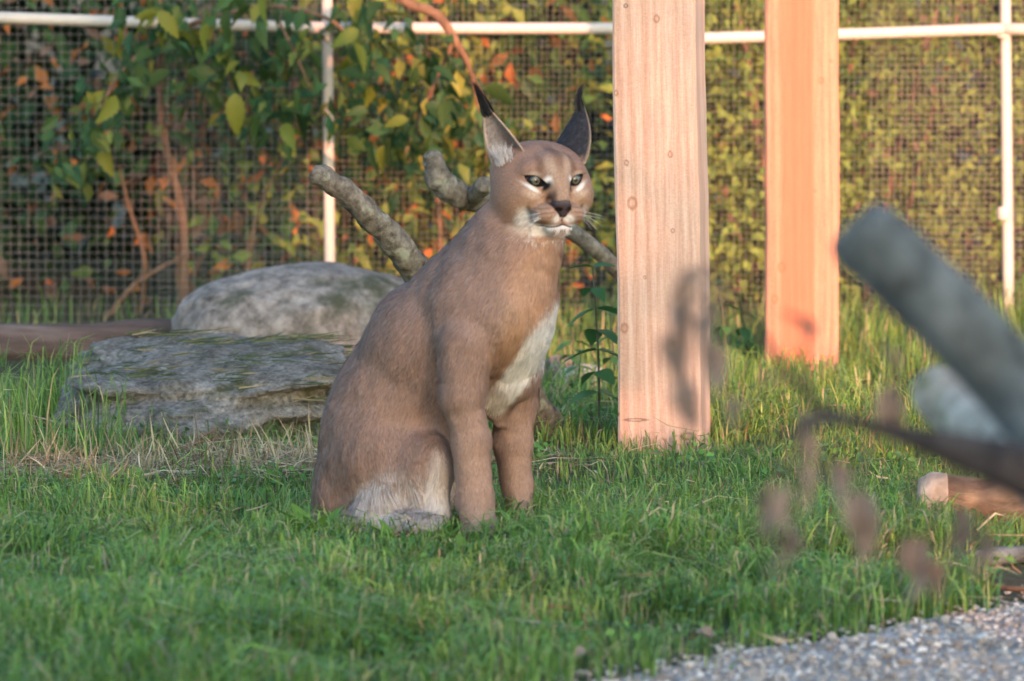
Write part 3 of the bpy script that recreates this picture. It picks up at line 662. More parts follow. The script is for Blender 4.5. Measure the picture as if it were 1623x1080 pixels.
def blades(n, xr, yr, h0, h1, w0, w1, seed, cols, wts, lean=.5, dens=None, name='grass'):
    r = np.random.default_rng(seed)
    x = r.uniform(*xr, n); y = r.uniform(*yr, n)
    pos = np.stack([x, y, np.zeros(n)], 1)
    tuft_ = vnoise(pos, 9, seed + 1) * .5 + vnoise(pos, 3.2, seed + 2) * .6
    keep = (gravel_depth(x, y) < np.minimum(r.normal(-.05, .05, n), .03)) & ~footprint(x, y)
    if dens is not None: keep &= r.random(n) < dens(x, y)
    keep &= r.random(n) < np.clip(.72 + tuft_ * .75, .10, 1)
    pos = pos[keep]; tuft_ = tuft_[keep]; n = len(pos)
    hh = r.uniform(h0, h1, n) * np.clip(1 + 1.05 * tuft_, .35, 2.0) * shortzone(pos)
    a = r.uniform(0, 2 * math.pi, n); sw = np.stack([vnoise(pos, 7, seed + 5), vnoise(pos, 7, seed + 6)], 1) * .6
    ld = np.stack([np.cos(a) + sw[:, 0] * 1.4, np.sin(a) + sw[:, 1] * 1.4, 0 * a], 1); la = np.abs(r.normal(0, lean, n)) + .12
    up = np.array([0, 0, 1.0])
    p1 = pos + (up * .48 + ld * (la * .16)[:, None]) * hh[:, None]
    p2 = pos + (up * .82 + ld * (la * .48)[:, None]) * hh[:, None]
    p3 = pos + (up * (1.02 - .32 * np.minimum(la, 1.4))[:, None] + ld * (la * .95)[:, None]) * hh[:, None]
    pts = np.stack([pos - np.array([0, 0, .006]), p1, p2, p3], 1); pts[:, 1:, 2] = np.maximum(pts[:, 1:, 2], .006)
    w_ = r.uniform(w0, w1, n); wd = np.stack([w_, w_ * .95, w_ * .6, 0 * w_], 1)
    sd = norm(np.cross(ld, up) + .5 * r.normal(size=(n, 3)))
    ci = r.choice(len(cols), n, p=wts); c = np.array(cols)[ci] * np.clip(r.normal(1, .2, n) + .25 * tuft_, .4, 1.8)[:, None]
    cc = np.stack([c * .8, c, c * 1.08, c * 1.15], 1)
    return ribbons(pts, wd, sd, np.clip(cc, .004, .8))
GC = [(.13, .26, .05), (.18, .315, .065), (.09, .21, .065), (.27, .36, .10), (.44, .38, .21), (.31, .22, .13)]
GW = [.32, .26, .17, .15, .065, .035]
parts = []
straw_px = lambda x, y: np.exp(-(((x + .50) / .42) ** 2 + ((y - 8.85 - .25 * (x + .4)) / .20) ** 2) * 1.5) * 1.2          # flattened straw beside the slab
den = lambda x, y: (1 - .9 * np.clip(straw_px(x, y), 0, 1)) * np.where((y > 10.15) & (x < -.1), .12, 1.0) * np.where((y > 9.45) & (y < 10.3) & (x > .03) & (x < .17), .35, 1.0)
parts.append(blades(54000, (-.78, .62), (6.15, 8.0), .028, .060, .0020, .0042, 101, GC, GW, .7, den))
parts.append(blades(48000, (-.95, .95), (7.7, 10.0), .024, .056, .0017, .0036, 102, GC, GW, .62, den))
parts.append(blades(22000, (-1.2, 1.3), (9.6, 12.3), .028, .062, .0018, .0036, 103, GC, GW, .45, den))
parts.append(blades(5000, (-.95, -.40), (8.7, 10.0), .07, .14, .0018, .0034, 104, GC, GW, .35, lambda x, y: np.where(x < -.60, .4, .04) * (1 - straw_px(x, y))))
parts.append(blades(3000, (.05, 1.2), (9.5, 12.2), .05, .085, .0018, .0032, 105, GC, GW, .35))
parts.append(blades(30000, (-3, 3), (6.0, 13.2), .035, .075, .002, .004, 106, GC, GW, .5, lambda x, y: np.abs(x) > .10 * y))
vo, fo, co, off = [], [[], []], [], 0
for v, f, c in parts:
    vo.append(v); co.append(c); fo[0].append(f[0] + off); fo[1].append(f[1] + off); off += len(v)
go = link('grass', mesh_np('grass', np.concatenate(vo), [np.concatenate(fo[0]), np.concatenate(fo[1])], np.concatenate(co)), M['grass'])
tag(go, 'short green grass of the lawn', 'grass', kind='stuff')

# clover and small weeds low in the lawn
r_ = np.random.default_rng(77); n = 5200
cx_ = np.stack([r_.uniform(-.75, .8, 90), r_.uniform(6.7, 10.2, 90)], 1); ci = r_.integers(0, 90, n)
xy = cx_[ci] + r_.normal(size=(n, 2)) * np.array([.05, .06]); ok = (gravel_depth(xy[:, 0], xy[:, 1]) < -.03) & ~footprint(xy[:, 0], xy[:, 1]); xy = xy[ok]; n = len(xy)
pos = np.concatenate([xy, r_.uniform(.012, .036, n)[:, None]], 1)
cc = np.array([(.09, .24, .05), (.13, .30, .06), (.07, .18, .06)])[r_.integers(0, 3, n)] * r_.normal(1, .15, n)[:, None]
v, f, c = leaf_cloud(pos, r_.normal(size=(n, 3)) * np.array([1, 1, .35]), r_.uniform(.008, .017, n), np.clip(cc, .01, .5), wfac=.7, face=(.5, .7))
tag(link('clover', mesh_np('clover', v, f, c), M['grass']), 'low clover and small weeds among the lawn grass', 'clover', kind='stuff')

# straw: dry stalks lying flat and standing stubble
def straw(n, sampler, l0, l1, flat, seed):
    r = np.random.default_rng(seed); pos = sampler(r, n)
    a = r.uniform(0, 2 * math.pi, n) ; el = np.abs(r.normal(0, .12, n)) if flat else r.uniform(.7, 1.45, n)
    d = np.stack([np.cos(a) * np.cos(el), np.sin(a) * np.cos(el) * .6, np.sin(el)], 1); L = r.uniform(l0, l1, n)
    p0 = pos; p1 = p0 + d * (L * .55)[:, None] + r.normal(size=(n, 3)) * .003; p2 = p1 + (d + r.normal(size=(n, 3)) * .22) * (L * .45)[:, None]
    pts = np.stack([p0, p1, p2], 1); pts[..., 2] = np.maximum(pts[..., 2], .004)
    w_ = r.uniform(.0012, .003, n); c = np.array([(.46, .38, .24), (.34, .26, .15), (.52, .46, .33), (.22, .16, .10)])[r.integers(0, 4, n)] * r.normal(1, .15, n)[:, None]
    return ribbons(pts, np.stack([w_, w_, 0 * w_], 1), norm(np.cross(d, np.array([0, 0, 1.0])) + r.normal(size=(n, 3)) * .4), np.clip(c, .02, .8))
sam1 = lambda r, n: (lambda xx: np.stack([xx, 8.85 + .25 * (xx + .4) + r.normal(size=n) * .11, r.uniform(.004, .03, n)], 1))(-.46 + r.normal(size=n) * .22)
sam2 = lambda r, n: np.stack([r.uniform(-.85, .8, n), r.uniform(6.6, 10.5, n), r.uniform(.015, .045, n)], 1)
sam3 = lambda r, n: np.stack([r.normal(.62, .16, n), r.normal(7.55, .14, n), r.uniform(.004, .02, n)], 1)
ps = [straw(2600, sam1, .03, .13, True, 201), straw(650, sam1, .03, .085, False, 202), straw(420, sam2, .03, .10, True, 203), straw(90, sam3, .03, .10, True, 204)]
def merge(ps):
    vo, f0, f1, co, off = [], [], [], [], 0
    for v, f, c in ps: vo.append(v); co.append(c); f0.append(f[0] + off); f1.append(f[1] + off); off += len(v)
    return np.concatenate(vo), [np.concatenate(f0), np.concatenate(f1)], np.concatenate(co)
v, f, c = merge(ps)
tag(link('straw', mesh_np('straw', v, f, c), M['straw']), 'pale dry straw stalks scattered over the lawn', 'straw', kind='stuff')
# dried grass clippings on the slab: laid on its upper face
def slab_top(n, seed):
    r = np.random.default_rng(seed); me = sl_.data
    co = np.zeros(len(me.vertices) * 3, np.float32); me.vertices.foreach_get('co', co); co = co.reshape(-1, 3)
    nr_ = np.zeros(len(me.vertices) * 3, np.float32); me.vertices.foreach_get('normal', nr_); nr_ = nr_.reshape(-1, 3)
    cand = np.where((np.abs(nr_[:, 2]) > .75) & (co[:, 2] > .01) & (vnoise(co, 14, 71) > -.05))[0]
    return co[r.choice(cand, n)] + np.array(sl_.location) + np.array([0, 0, .003])
n = 380; r_ = np.random.default_rng(5); p0 = slab_top(n, 6); a = r_.normal(.25, .5, n)
d = np.stack([np.cos(a), np.sin(a) * .8, .05 * r_.normal(size=n) + .12 * np.sin(a) + .04], 1); L_ = r_.uniform(.02, .07, n)
pts = np.stack([p0, p0 + d * (L_ * .5)[:, None], p0 + d * L_[:, None] + r_.normal(size=(n, 3)) * .004], 1); pts[..., 2] += .005
cc = np.array([(.09, .13, .07), (.13, .16, .08), (.32, .28, .18), (.06, .10, .05)])[r_.integers(0, 4, n)]
v, f, c = ribbons(pts, np.tile([.0024, .002, 0], (n, 1)), norm(np.cross(d, np.array([0, 0, 1.0])) * .5 + np.array([0, 0, .8]) + r_.normal(size=(n, 3)) * .3), cc)
o = link('grass_clippings', mesh_np('grass_clippings', v, f, c), M['straw']); tag(o, 'dried grass clippings lying on the flat slab stone', 'clippings', kind='stuff')

# ------------------------------------------------------------------ gravel stones
def pebbles():
    r = np.random.default_rng(9); n = 19000
    x = r.uniform(-.25, 1.1, n); y = r.uniform(5.9, 7.7, n)
    g = gravel_depth(x, y); k = (g > r.normal(-.02, .045, n)); x, y = x[k], y[k]; n = len(x)
    bm = bmesh.new(); bmesh.ops.create_icosphere(bm, subdivisions=1, radius=1)
    bv = np.array([v.co[:] for v in bm.verts]); bf = np.array([[v.index for v in f.verts] for f in bm.faces]); bm.free()
    s = np.exp(r.normal(math.log(.0027), .36, n)); sx = np.stack([s * r.uniform(.8, 1.4, n), s * r.uniform(.8, 1.3, n), s * r.uniform(.5, .85, n)], 1)
    a = r.uniform(0, 6.28, n); vv = bv[None] * (1 + .22 * r.normal(size=(n, len(bv), 1))) * sx[:, None]
    ca, sa = np.cos(a)[:, None], np.sin(a)[:, None]
    vv = np.stack([vv[..., 0] * ca - vv[..., 1] * sa, vv[..., 0] * sa + vv[..., 1] * ca, vv[..., 2]], -1) + np.stack([x, y, .006 + sx[:, 2] * .5], 1)[:, None]
    f = (bf[None] + (np.arange(n) * len(bv))[:, None, None]).reshape(-1, 3)
    c = np.array([(.38, .33, .28), (.50, .455, .40), (.70, .665, .61), (.23, .185, .15), (.42, .345, .28)])[r.choice(5, n, p=[.32, .24, .14, .16, .14])] * r.normal(1, .12, n)[:, None]
    return vv.reshape(-1, 3), f, np.repeat(np.clip(c, .05, .85), len(bv), 0)
v, f, c = pebbles()
M['pebble'] = mat_attr('pebble', .85, 0, .25, jitter=300)
tag(link('gravel', mesh_np('gravel', v, f, c, False), M['pebble']), 'small grey and white gravel stones of the path', 'gravel', kind='stuff')
# dead leaves at the lawn edge
for i, (x, y, lab) in enumerate(((1130, 1035, 'curled brown dead leaf at the grass edge of the gravel'), (1310, 938, 'pale dead leaf caught in the grass above the gravel'), (1400, 950, 'brown dead leaf lying where grass meets gravel'), (940, 1062, 'brown dead leaf at the near tip of the gravel'))):
    b = G(x, y); o = bpy.data.objects.new('dead_leaf', LEAF['dead'][i % 3]); COL.objects.link(o)
    o.location = b + np.array([0, 0, .018]); o.rotation_euler = (rng.uniform(-.4, .4), rng.uniform(-.3, .1), rng.uniform(0, 6)); o.scale = (.04,) * 3
    tag(o, lab, 'leaf')

# ------------------------------------------------------------------ caracal
def build_caracal():
    D0 = 8.05; S = D0 / FPX
    B = lambda px, py, d: P(px, py, D0 + d)
    prims = []                                             # (group, kind, data, k)
    def rc(a, b, ra, rb, k, sub=False): prims.append(('rc', a, b, ra * S - OFF, rb * S - OFF, k))
    def el(c, r, R, k): prims.append(('el', c, np.array(r, float) * S - OFF, R, k))
    OFF = 0.0035                                           # room for the coat
    I3 = np.eye(3)
    th = math.radians(32)
    fw = np.array([math.cos(th), -math.sin(th), 0]); lf = np.array([math.sin(th), math.cos(th), 0]); up = np.array([0, 0, 1.0])
    RB = np.stack([fw, lf, up])                            # rows: body axes
    K1 = 0.035
    # trunk, from the rump to the neck
    rc(B(588, 742, .075), B(622, 635, .06), 90, 88, K1)
    rc(B(622, 635, .06), B(690, 535, .015), 88, 93, K1)
    rc(B(612, 680, .065), B(672, 562, .03), 90, 94, K1)
    rc(B(690, 535, .015), B(778, 485, -.035), 93, 88, K1)
    rc(B(783, 490, -.04), B(812, 405, -.05), 92, 72, K1)
    rc(B(812, 405, -.05), B(846, 325, -.055), 72, 60, K1)
    rc(B(735, 452, -.015), B(800, 385, -.035), 66, 58, K1)
    rc(B(792, 500, -.055), B(812, 585, -.03), 84, 50, K1)
    rc(B(625, 700, .055), B(730, 600, .0), 78, 74, K1)
    # hips and thighs
    el(B(546, 790, .03), (56, 56, 66), RB, 0.03)
    el(B(600, 712, .012), (88, 56, 104), RB, 0.045)
    rc(B(602, 728, -.015), B(676, 735, -.062), 66, 44, 0.04)
    rc(B(676, 740, -.066), B(590, 812, -.055), 40, 34, 0.025)
    rc(B(676, 740, -.06), B(690, 810, -.085), 36, 26, 0.03)
    rc(B(560, 826, -.055), B(680, 838, -.125), 24, 20, 0.012)
    el(B(688, 842, -.13), (26, 24, 17), RB, 0.01)
    rc(B(640, 735, .125), B(712, 752, .07), 64, 40, 0.02)
    rc(B(712, 752, .07), B(690, 825, .06), 36, 24, 0.02)
    rc(B(690, 828, .06), B(735, 830, .0), 22, 20, 0.012)
    # near foreleg
    el(B(733, 505, -.075), (50, 42, 88), RB, 0.022)
    rc(B(738, 545, -.10), B(733, 625, -.105), 48, 39, 0.014)
    rc(B(733, 625, -.105), B(747, 700, -.105), 38, 33, 0.010)
    rc(B(747, 700, -.105), B(753, 790, -.105), 33, 32, 0.010)
    el(B(765, 843, -.125), (42, 33, 24), RB, 0.014)
    rc(B(753, 790, -.105), B(760, 835, -.118), 32, 30, 0.01)
    for t in (-1.5, -.5, .5, 1.5):
        el(B(765, 847, -.125) + fw * 30 * S + lf * t * 15 * S - abs(t) * 4 * S * fw, (15, 9.5, 14), RB, 0.006)
    # far foreleg
    rc(B(822, 560, .015), B(818, 640, .025), 44, 36, 0.02)
    rc(B(818, 640, .025), B(812, 700, .03), 37, 35, 0.010)
    rc(B(802, 600, -.03), B(788, 664, -.01), 30, 9, 0.03)
    rc(B(812, 700, .03), B(819, 770, .03), 35, 28, 0.010)
    rc(B(821, 770, .03), B(824, 818, .02), 26, 26, 0.010)
    el(B(832, 832, .01), (38, 30, 22), RB, 0.014)
    for t in (-1.5, -.5, .5, 1.5):
        el(B(832, 835, .01) + fw * 28 * S + lf * t * 14 * S - abs(t) * 4 * S * fw, (14, 9, 13), RB, 0.006)
    # tail laid round the hind foot
    tl = [B(520, 815, .10), B(493, 832, .03), B(505, 842, -.05), B(560, 850, -.12), B(625, 856, -.16), B(672, 862, -.18)]
    for i, (a, b) in enumerate(zip(tl[:-1], tl[1:])):
        r0, r1 = [24, 21, 20, 18, 15, 10][i:i + 2]; rc(a, b, r0, r1, 0.012)
    nb = len(prims)
    # head, in its own frame: x viewer's right, y up, z out of the face; unit = photograph pixel
    DH = 7.985; SH = DH / FPX; yaw = math.radians(24); HO = P(858, 290, DH)
    pit = math.radians(3)
    zx = np.array([math.sin(yaw) * math.cos(pit), -math.cos(yaw) * math.cos(pit), -math.sin(pit)])
    xx = np.array([math.cos(yaw), math.sin(yaw), 0.0]); yx = np.cross(zx, xx)
    RH = np.stack([xx, yx, zx])
    H = lambda x, y, z: HO + (xx * x + yx * y + zx * z) * SH
    toh = lambda p: ((p - HO) @ RH.T) / SH
    OFF = 0.0018
    def hel(c, r, k): prims.append(('el', H(*c), np.array(r, float) * SH - OFF, RH, k * SH))
    def hrc(a, b, ra, rb, k): prims.append(('rc', H(*a), H(*b), ra * SH - OFF, rb * SH - OFF, k * SH))
    hel((0, 8, -14), (78, 57, 76), 22)
    hel((0, 22, -18), (72, 39, 54), 18)
    hel((0, -38, 6), (62, 40, 52), 22)
    for s in (-1, 1):
        hel((s * 50, -18, 8), (34, 40, 46), 20)
        hel((s * 33, 26, 38), (22, 15, 19), 16)           # brow
        hel((s * 40, -14, 44), (22, 17, 20), 14)          # cheekbone
    hrc((0, 30, 46), (0, -18, 79), 27, 16, 16)
    for s in (-1, 1):
        hel((s * 21, -43, 66), (24, 19, 26), 9)           # whisker pads
    hel((2, -63, 66), (24, 16, 23), 9)                    # chin
    hel((0, -29, 84), (16.5, 12, 12), 4)                  # nose
    # nose lower tip narrows to the lip cleft
    hel((0, -40, 84), (8, 9, 9), 4)
    EYE = [(-35, 10, 46), (35, 10, 46)]
    cuts = []                                              # almond openings of the lids
    for s, (ex, ey, ez) in zip((-1, 1), EYE):
        cuts.append((s, ex, ey, ez))

    def sdf(p):
        p = p.astype(np.float32)
        d = np.full(len(p), 9.0, np.float32)
        for q in prims:
            if q[0] == 'rc':
                _, a, b, ra, rb, k = q
                a = a.astype(np.float32); ba = (b - a).astype(np.float32); pa = p - a
                t = np.clip(pa @ ba / (ba @ ba), 0, 1)
                e = pa - t[:, None] * ba
                dd = np.sqrt(np.einsum('ij,ij->i', e, e)) - np.float32(ra) - np.float32(rb - ra) * t
            else:
                _, c, r, R, k = q
                l = (p - c.astype(np.float32)) @ R.T.astype(np.float32)
                l1 = l / r.astype(np.float32); l2 = l1 / r.astype(np.float32)
                k0 = np.sqrt(np.einsum('ij,ij->i', l1, l1)); k1 = np.sqrt(np.einsum('ij,ij->i', l2, l2)) + 1e-6
                dd = k0 * (k0 - 1) / k1
            h = np.maximum(k - np.abs(d - dd), 0) / k
            d = np.minimum(d, dd) - h * h * np.float32(k * 0.25)
        return d
    def carve(p, d):
        """eye sockets, mouth line, cleft - only near the face"""
        l = toh(p)
        m = (l[:, 2] > 20) & (np.abs(l[:, 0]) < 75) & (np.abs(l[:, 1]) < 90)
        if not m.any(): return d
        q = l[m]; e = d[m] / SH
        for s, ex, ey, ez in cuts:
            a = math.radians(24) * s                        # inner corner low
            x = (q[:, 0] - ex) * math.cos(a) + (q[:, 1] - ey) * math.sin(a)
            y = -(q[:, 0] - ex) * math.sin(a) + (q[:, 1] - ey) * math.cos(a)
            hw, hu, hl = 15.5, 5.0, 7.5
            Ru = (hw * hw + hu * hu) / (2 * hu); Rl = (hw * hw + hl * hl) / (2 * hl)
            al = np.maximum(np.hypot(x, y - (hu - Ru)) - Ru, np.hypot(x, y - (Rl - hl)) - Rl)
            al = np.maximum(al, 40 - q[:, 2])
            h = np.maximum(3 - np.abs(e + al), 0) / 3        # smooth subtraction
            e = np.maximum(e, -al) + h * h * 0.75
        # mouth: arc under the pads, and the philtrum
        ax = np.abs(q[:, 0])
        my = -60 - 0.0 * ax + 5.5 * np.sin(np.clip(ax / 30, 0, 1) * 2.2) * -1 + 3
        g = np.abs(q[:, 1] - my) + np.maximum(ax - 38, 0) * 1.0
        e = e + 1.5 * np.exp(-(g / 2.2) ** 2) * (q[:, 2] > 45)
        ph = np.exp(-(ax / 1.6) ** 2) * sstep(-62, -56, q[:, 1]) * sstep(-40, -46, q[:, 1])
        e = e + 2.2 * ph * (q[:, 2] > 70)
        # nostrils
        nn = np.hypot((ax - 9) / 4.5, (q[:, 1] + 33) / 2.8)
        e = e + 2.6 * np.exp(-nn ** 2) * (q[:, 2] > 74)
        d = d.copy(); d[m] = e * SH
        return d
    def body_detail(p):
        n = 0.0016 * vnoise(p, 26, 11) + 0.0012 * vnoise(p * np.array([1, 1, 0.5]), 70, 12)
        l = toh(p); hd = np.sqrt((l ** 2).sum(1))
        return n * sstep(70, 130, hd)
    def full(p): return carve(p, sdf(p)) + body_detail(p)

    # ---- sparse sampling + surface nets
    h = 0.0032; CB = 4
    lo = np.array([-0.33, 7.72, -0.03]); hi = np.array([0.15, 8.33, 0.66])
    nb_ = np.ceil((hi - lo) / (h * CB)).astype(int); n = nb_ * CB + 1
    cc = np.stack(np.meshgrid(*[np.arange(k) for k in nb_], indexing='ij'), -1).reshape(-1, 3)
    dc = sdf(lo + (cc + 0.5) * h * CB)
    vals = np.ones(n, np.float32)
    near = np.abs(dc) < h * CB * 1.35
    inside = (dc < 0) & ~near
    for (i, j, k_) in cc[inside] * CB: vals[i:i + CB + 1, j:j + CB + 1, k_:k_ + CB + 1] = -1
    offs = np.stack(np.meshgrid(*[np.arange(CB + 1)] * 3, indexing='ij'), -1).reshape(-1, 3)
    idx = (cc[near][:, None] * CB + offs[None]).reshape(-1, 3)
    flat = np.unique(np.ravel_multi_index(idx.T, n))
    pts = lo + np.stack(np.unravel_index(flat, n), -1) * h
    vals.reshape(-1)[flat] = sdf(pts)
    sg = vals < 0
    cs = np.zeros(n - 1, np.int8)
    for o in [(a, b, c) for a in (0, 1) for b in (0, 1) for c in (0, 1)]:
        cs += sg[o[0]:n[0] - 1 + o[0], o[1]:n[1] - 1 + o[1], o[2]:n[2] - 1 + o[2]]
    act = np.argwhere((cs > 0) & (cs < 8))
    vid = np.full(n - 1, -1, np.int32); vid[tuple(act.T)] = np.arange(len(act))
    acc = np.zeros((len(act), 3)); cnt = np.zeros(len(act))
    cor = [(a, b, c) for a in (0, 1) for b in (0, 1) for c in (0, 1)]
    for a in cor:
        for ax in range(3):
            if a[ax]: continue
            b = list(a); b[ax] = 1
            va = vals[tuple((act + a).T)]; vb = vals[tuple((act + b).T)]
            cr = (va < 0) != (vb < 0)
            t = np.where(cr, va / np.where(cr, va - vb, 1), 0)
            pt = act + np.array(a) + 0.0
            pt[:, ax] += t
            acc += pt * cr[:, None]; cnt += cr
    V = lo + acc / cnt[:, None] * h
    quads = []
    for ax in range(3):
        u, v_ = (ax + 1) % 3, (ax + 2) % 3
        s0 = [slice(0, k) for k in n]; s1 = [slice(0, k) for k in n]
        s0[ax] = slice(0, n[ax] - 1); s1[ax] = slice(1, n[ax])
        A, Bv = sg[tuple(s0)], sg[tuple(s1)]
        e = np.argwhere(A != Bv)
        e = e[(e[:, u] > 0) & (e[:, v_] > 0) & (e[:, u] < n[u] - 1) & (e[:, v_] < n[v_] - 1)]
        flip = Bv[tuple(e.T)]
        du = np.zeros(3, int); du[u] = 1; dv = np.zeros(3, int); dv[v_] = 1
        q = np.stack([vid[tuple((e - du - dv).T)], vid[tuple((e - dv).T)], vid[tuple(e.T)], vid[tuple((e - du).T)]], 1)
        q[flip] = q[flip][:, ::-1]
        quads.append(q)
    Q = np.concatenate(quads); Q = Q[(Q >= 0).all(1)]
    # ---- finer faces on the face
    me = mesh_np('t', V, Q); bm = bmesh.new(); bm.from_mesh(me); bpy.data.meshes.remove(me)
    for it, lim in enumerate(((-30, 100), (22, 82))):
        co = np.array([v.co[:] for v in bm.verts]); l = toh(co)
        ok = (l[:, 2] > lim[0]) & (np.abs(l[:, 0]) < lim[1]) & (np.abs(l[:, 1]) < lim[1])
        bm.verts.ensure_lookup_table()
        es = [e for e in bm.edges if ok[e.verts[0].index] and ok[e.verts[1].index]]
        bmesh.ops.subdivide_edges(bm, edges=es, cuts=1, use_grid_fill=True)
        bm.verts.index_update()
    bmesh.ops.triangulate(bm, faces=[f for f in bm.faces if len(f.verts) > 4])
    V = np.array([v.co[:] for v in bm.verts], np.float64)
    T4 = np.array([[v.index for v in f.verts] for f in bm.faces if len(f.verts) == 4]); T3 = np.array([[v.index for v in f.verts] for f in bm.faces if len(f.verts) == 3]).reshape(-1, 3)
    bm.free()
    def grad(p, e=0.0008):
        d0 = full(p)
        g = np.stack([full(p + np.eye(3)[i] * e) - d0 for i in range(3)], 1) / e
        return d0, g
    for it in range(2):
        d0, g = grad(V)
        gn = np.maximum((g * g).sum(1), 0.2)
        st = np.clip(d0, -0.002, 0.002) / gn
        V = V - g * st[:, None] * (1.0 if it else 0.9)
    _, g = grad(V); NRM = norm(g)

    # ---- coat colours (albedo, with cheek shade and nose sheen painted in)
    def colour(p, nrm):
        px, py, dep = project(p); l = toh(p)
        def blob(cx, cy, rx, ry, a=0, soft=0.5, X=None, Y=None):
            X = px if X is None else X; Y = py if Y is None else Y
            c_, s_ = math.cos(math.radians(a)), math.sin(math.radians(a))
            u = ((X - cx) * c_ + (Y - cy) * s_) / rx; v = (-(X - cx) * s_ + (Y - cy) * c_) / ry
            return sstep(1 + soft, 1 - soft, np.sqrt(u * u + v * v))
        def lay(c, colr, m): return c * (1 - m[:, None]) + np.array(colr) * m[:, None]
        nz = fbm(p, 30, 3, 5)
        c = np.tile(np.array([0.37, 0.235, 0.185]), (len(p), 1))
        bk = np.clip(-(nrm @ fw) * 0.7 + nrm[:, 2] * 0.5, 0, 1)                     # back: greyer, darker guard hairs
        c = lay(c, (0.25, 0.176, 0.156), bk * 0.9)
        c = lay(c, (0.39, 0.235, 0.17), blob(640, 690, 90, 70) * 0.6 + 0 * nz)
        # forelegs paler
        c = lay(c, (0.48, 0.31, 0.24), sstep(600, 720, py) * sstep(680, 720, px) * 0.8)
        seg = lambda a, b, r0, r1, pt=None: _seg(p, a, b, r0, r1)
        def _seg(p, a, b, r0, r1):
            ba = b - a; t = np.clip((p - a) @ ba / (ba @ ba), 0, 1)
            return np.linalg.norm(p - a - t[:, None] * ba, axis=1) / ((r0 + (r1 - r0) * t) * S)
        # throat and chest
        dch = _seg(p, B(885, 430, -.12), B(868, 520, -.14), 60, 60)
        c = lay(c, (0.54, 0.34, 0.22), sstep(1.5, 0.7, dch + nz * 0.15) * 0.75)
        dch = _seg(p, B(886, 505, -.13), B(835, 580, -.13), 46, 46)
        c = lay(c, (0.50, 0.27, 0.14), sstep(1.7, 0.9, dch + nz * 0.2) * 0.5)
        def cap2(x0, y0, x1, y1, r0, r1):
            bx, by = x1 - x0, y1 - y0; t = np.clip(((px - x0) * bx + (py - y0) * by) / (bx * bx + by * by), 0, 1)
            return np.hypot(px - x0 - t * bx, py - y0 - t * by) / (r0 + (r1 - r0) * t)
        nearleg = (dep < B(735, 600, -.105)[1] * 1.0 + 0.0)
        c = lay(c, (0.80, 0.77, 0.74), sstep(1.3, 0.75, cap2(890, 500, 786, 642, 25, 16) + nz * 0.2) * ((nrm @ fw) > -0.25))
        dch = _seg(p, B(790, 620, -.06), B(778, 720, -.02), 22, 14)
        c = lay(c, (0.66, 0.58, 0.52), sstep(1.3, 0.7, dch + nz * 0.25) * .8)
        # belly and inner thigh: off-white with brown spots
        inner = np.maximum(_seg(p, B(700, 630, .0), B(700, 800, .0), 36, 50), 0)
        bel = sstep(1.25, 0.8, inner + nz * 0.25) * sstep(672, 720, px) 
        c = lay(c, (0.70, 0.65, 0.60), bel * sstep(690, 735, py + nz * 14) * sstep(722, 712, px - (py - 700) * 0.15))
        for (sx, sy, rx, ry) in ((706, 720, 8, 6), (702, 747, 9, 6), (672, 768, 12, 6), (688, 780, 12, 6), (690, 705, 12, 8), (670, 725, 14, 7)):
            c = lay(c, (0.22, 0.13, 0.08), blob(sx, sy, rx, ry, 20, 0.6) * 0.8 * sstep(660, 690, px))
        # white fluff on the lower thigh and hind foot
        fl = blob(610, 820, 60, 44, 0, 0.45) + blob(668, 815, 44, 46, 0, 0.5) + blob(612, 772, 50, 24, 0, 0.9) * 0.45 + blob(698, 768, 20, 46, 0, 0.6) * .85
        fl = np.clip(fl + nz * 0.12 * (fl > 0.05), 0, 1) * (nrm[:, 1] < 0.25) * (1 - ((p[:, 1] < D0 - .10) & (py > 842)) * .85)
        c = lay(c, (0.66, 0.59, 0.55), fl)
        c = lay(c, (0.26, 0.15, 0.10), blob(520, 815, 30, 40, 0, 0.7) * 0.25)
        c = lay(c, (0.30, 0.19, 0.145), (((p[:, 1] < D0 - .10) & (py > 842) & (px < 676)) | ((py > 836) & (px < 562))) * 1.0)
        # mottled darker ticks on flank and thigh
        tick = sstep(0.25, 0.75, vnoise(p * np.array([1, 1, 0.6]), 150, 21)) * blob(620, 700, 110, 90, 0, 0.5)
        c = lay(c, (0.22, 0.13, 0.09), tick * 0.45 * (1 - fl))
        # ---- head
        hx, hy, hz = l[:, 0], l[:, 1], l[:, 2]
        rad = np.sqrt((l ** 2).sum(1)); hd = sstep(125, 95, rad) * sstep(-95, -70, hy)
        hc = np.tile(np.array([0.335, 0.20, 0.148]), (len(p), 1))
        front = sstep(0, 25, hz)
        ax = np.abs(hx)
        hb = lambda cx, cy, rx, ry, a=0, soft=0.5, mir=True: blob(cx, cy, rx, ry, a, soft, ax if mir else hx, hy) * front
        hc = lay(hc, (0.47, 0.29, 0.19), hb(45, -15, 34, 24, 0, .6) * .7)              # cheeks warm
        hc = lay(hc, (0.25, 0.15, 0.11), blob(74, -5, 16, 26, 0, .8, ax, hy) * .6)  # dark brown cheek patch, deepened with painted side shading
        hc = lay(hc, (0.45, 0.30, 0.21), hb(0, 10, 17, 30, 0, .6) * .7)                # bridge
        hc = lay(hc, (0.56, 0.42, 0.32), hb(15, 33, 7.5, 13, -12, .8) * .55)             # pale forehead stripes
        hc = lay(hc, (0.13, 0.075, 0.06), hb(0, 50, 7, 24, 0, .8, False) * .55)        # dark centre stripe
        hc = lay(hc, (0.15, 0.085, 0.06), hb(29, 32, 5.5, 15, 14, .8) * .7)            # dark brow marks
        hc = lay(hc, (0.15, 0.09, 0.07), hb(6, 62, 4, 16, -10, .8) * .4)
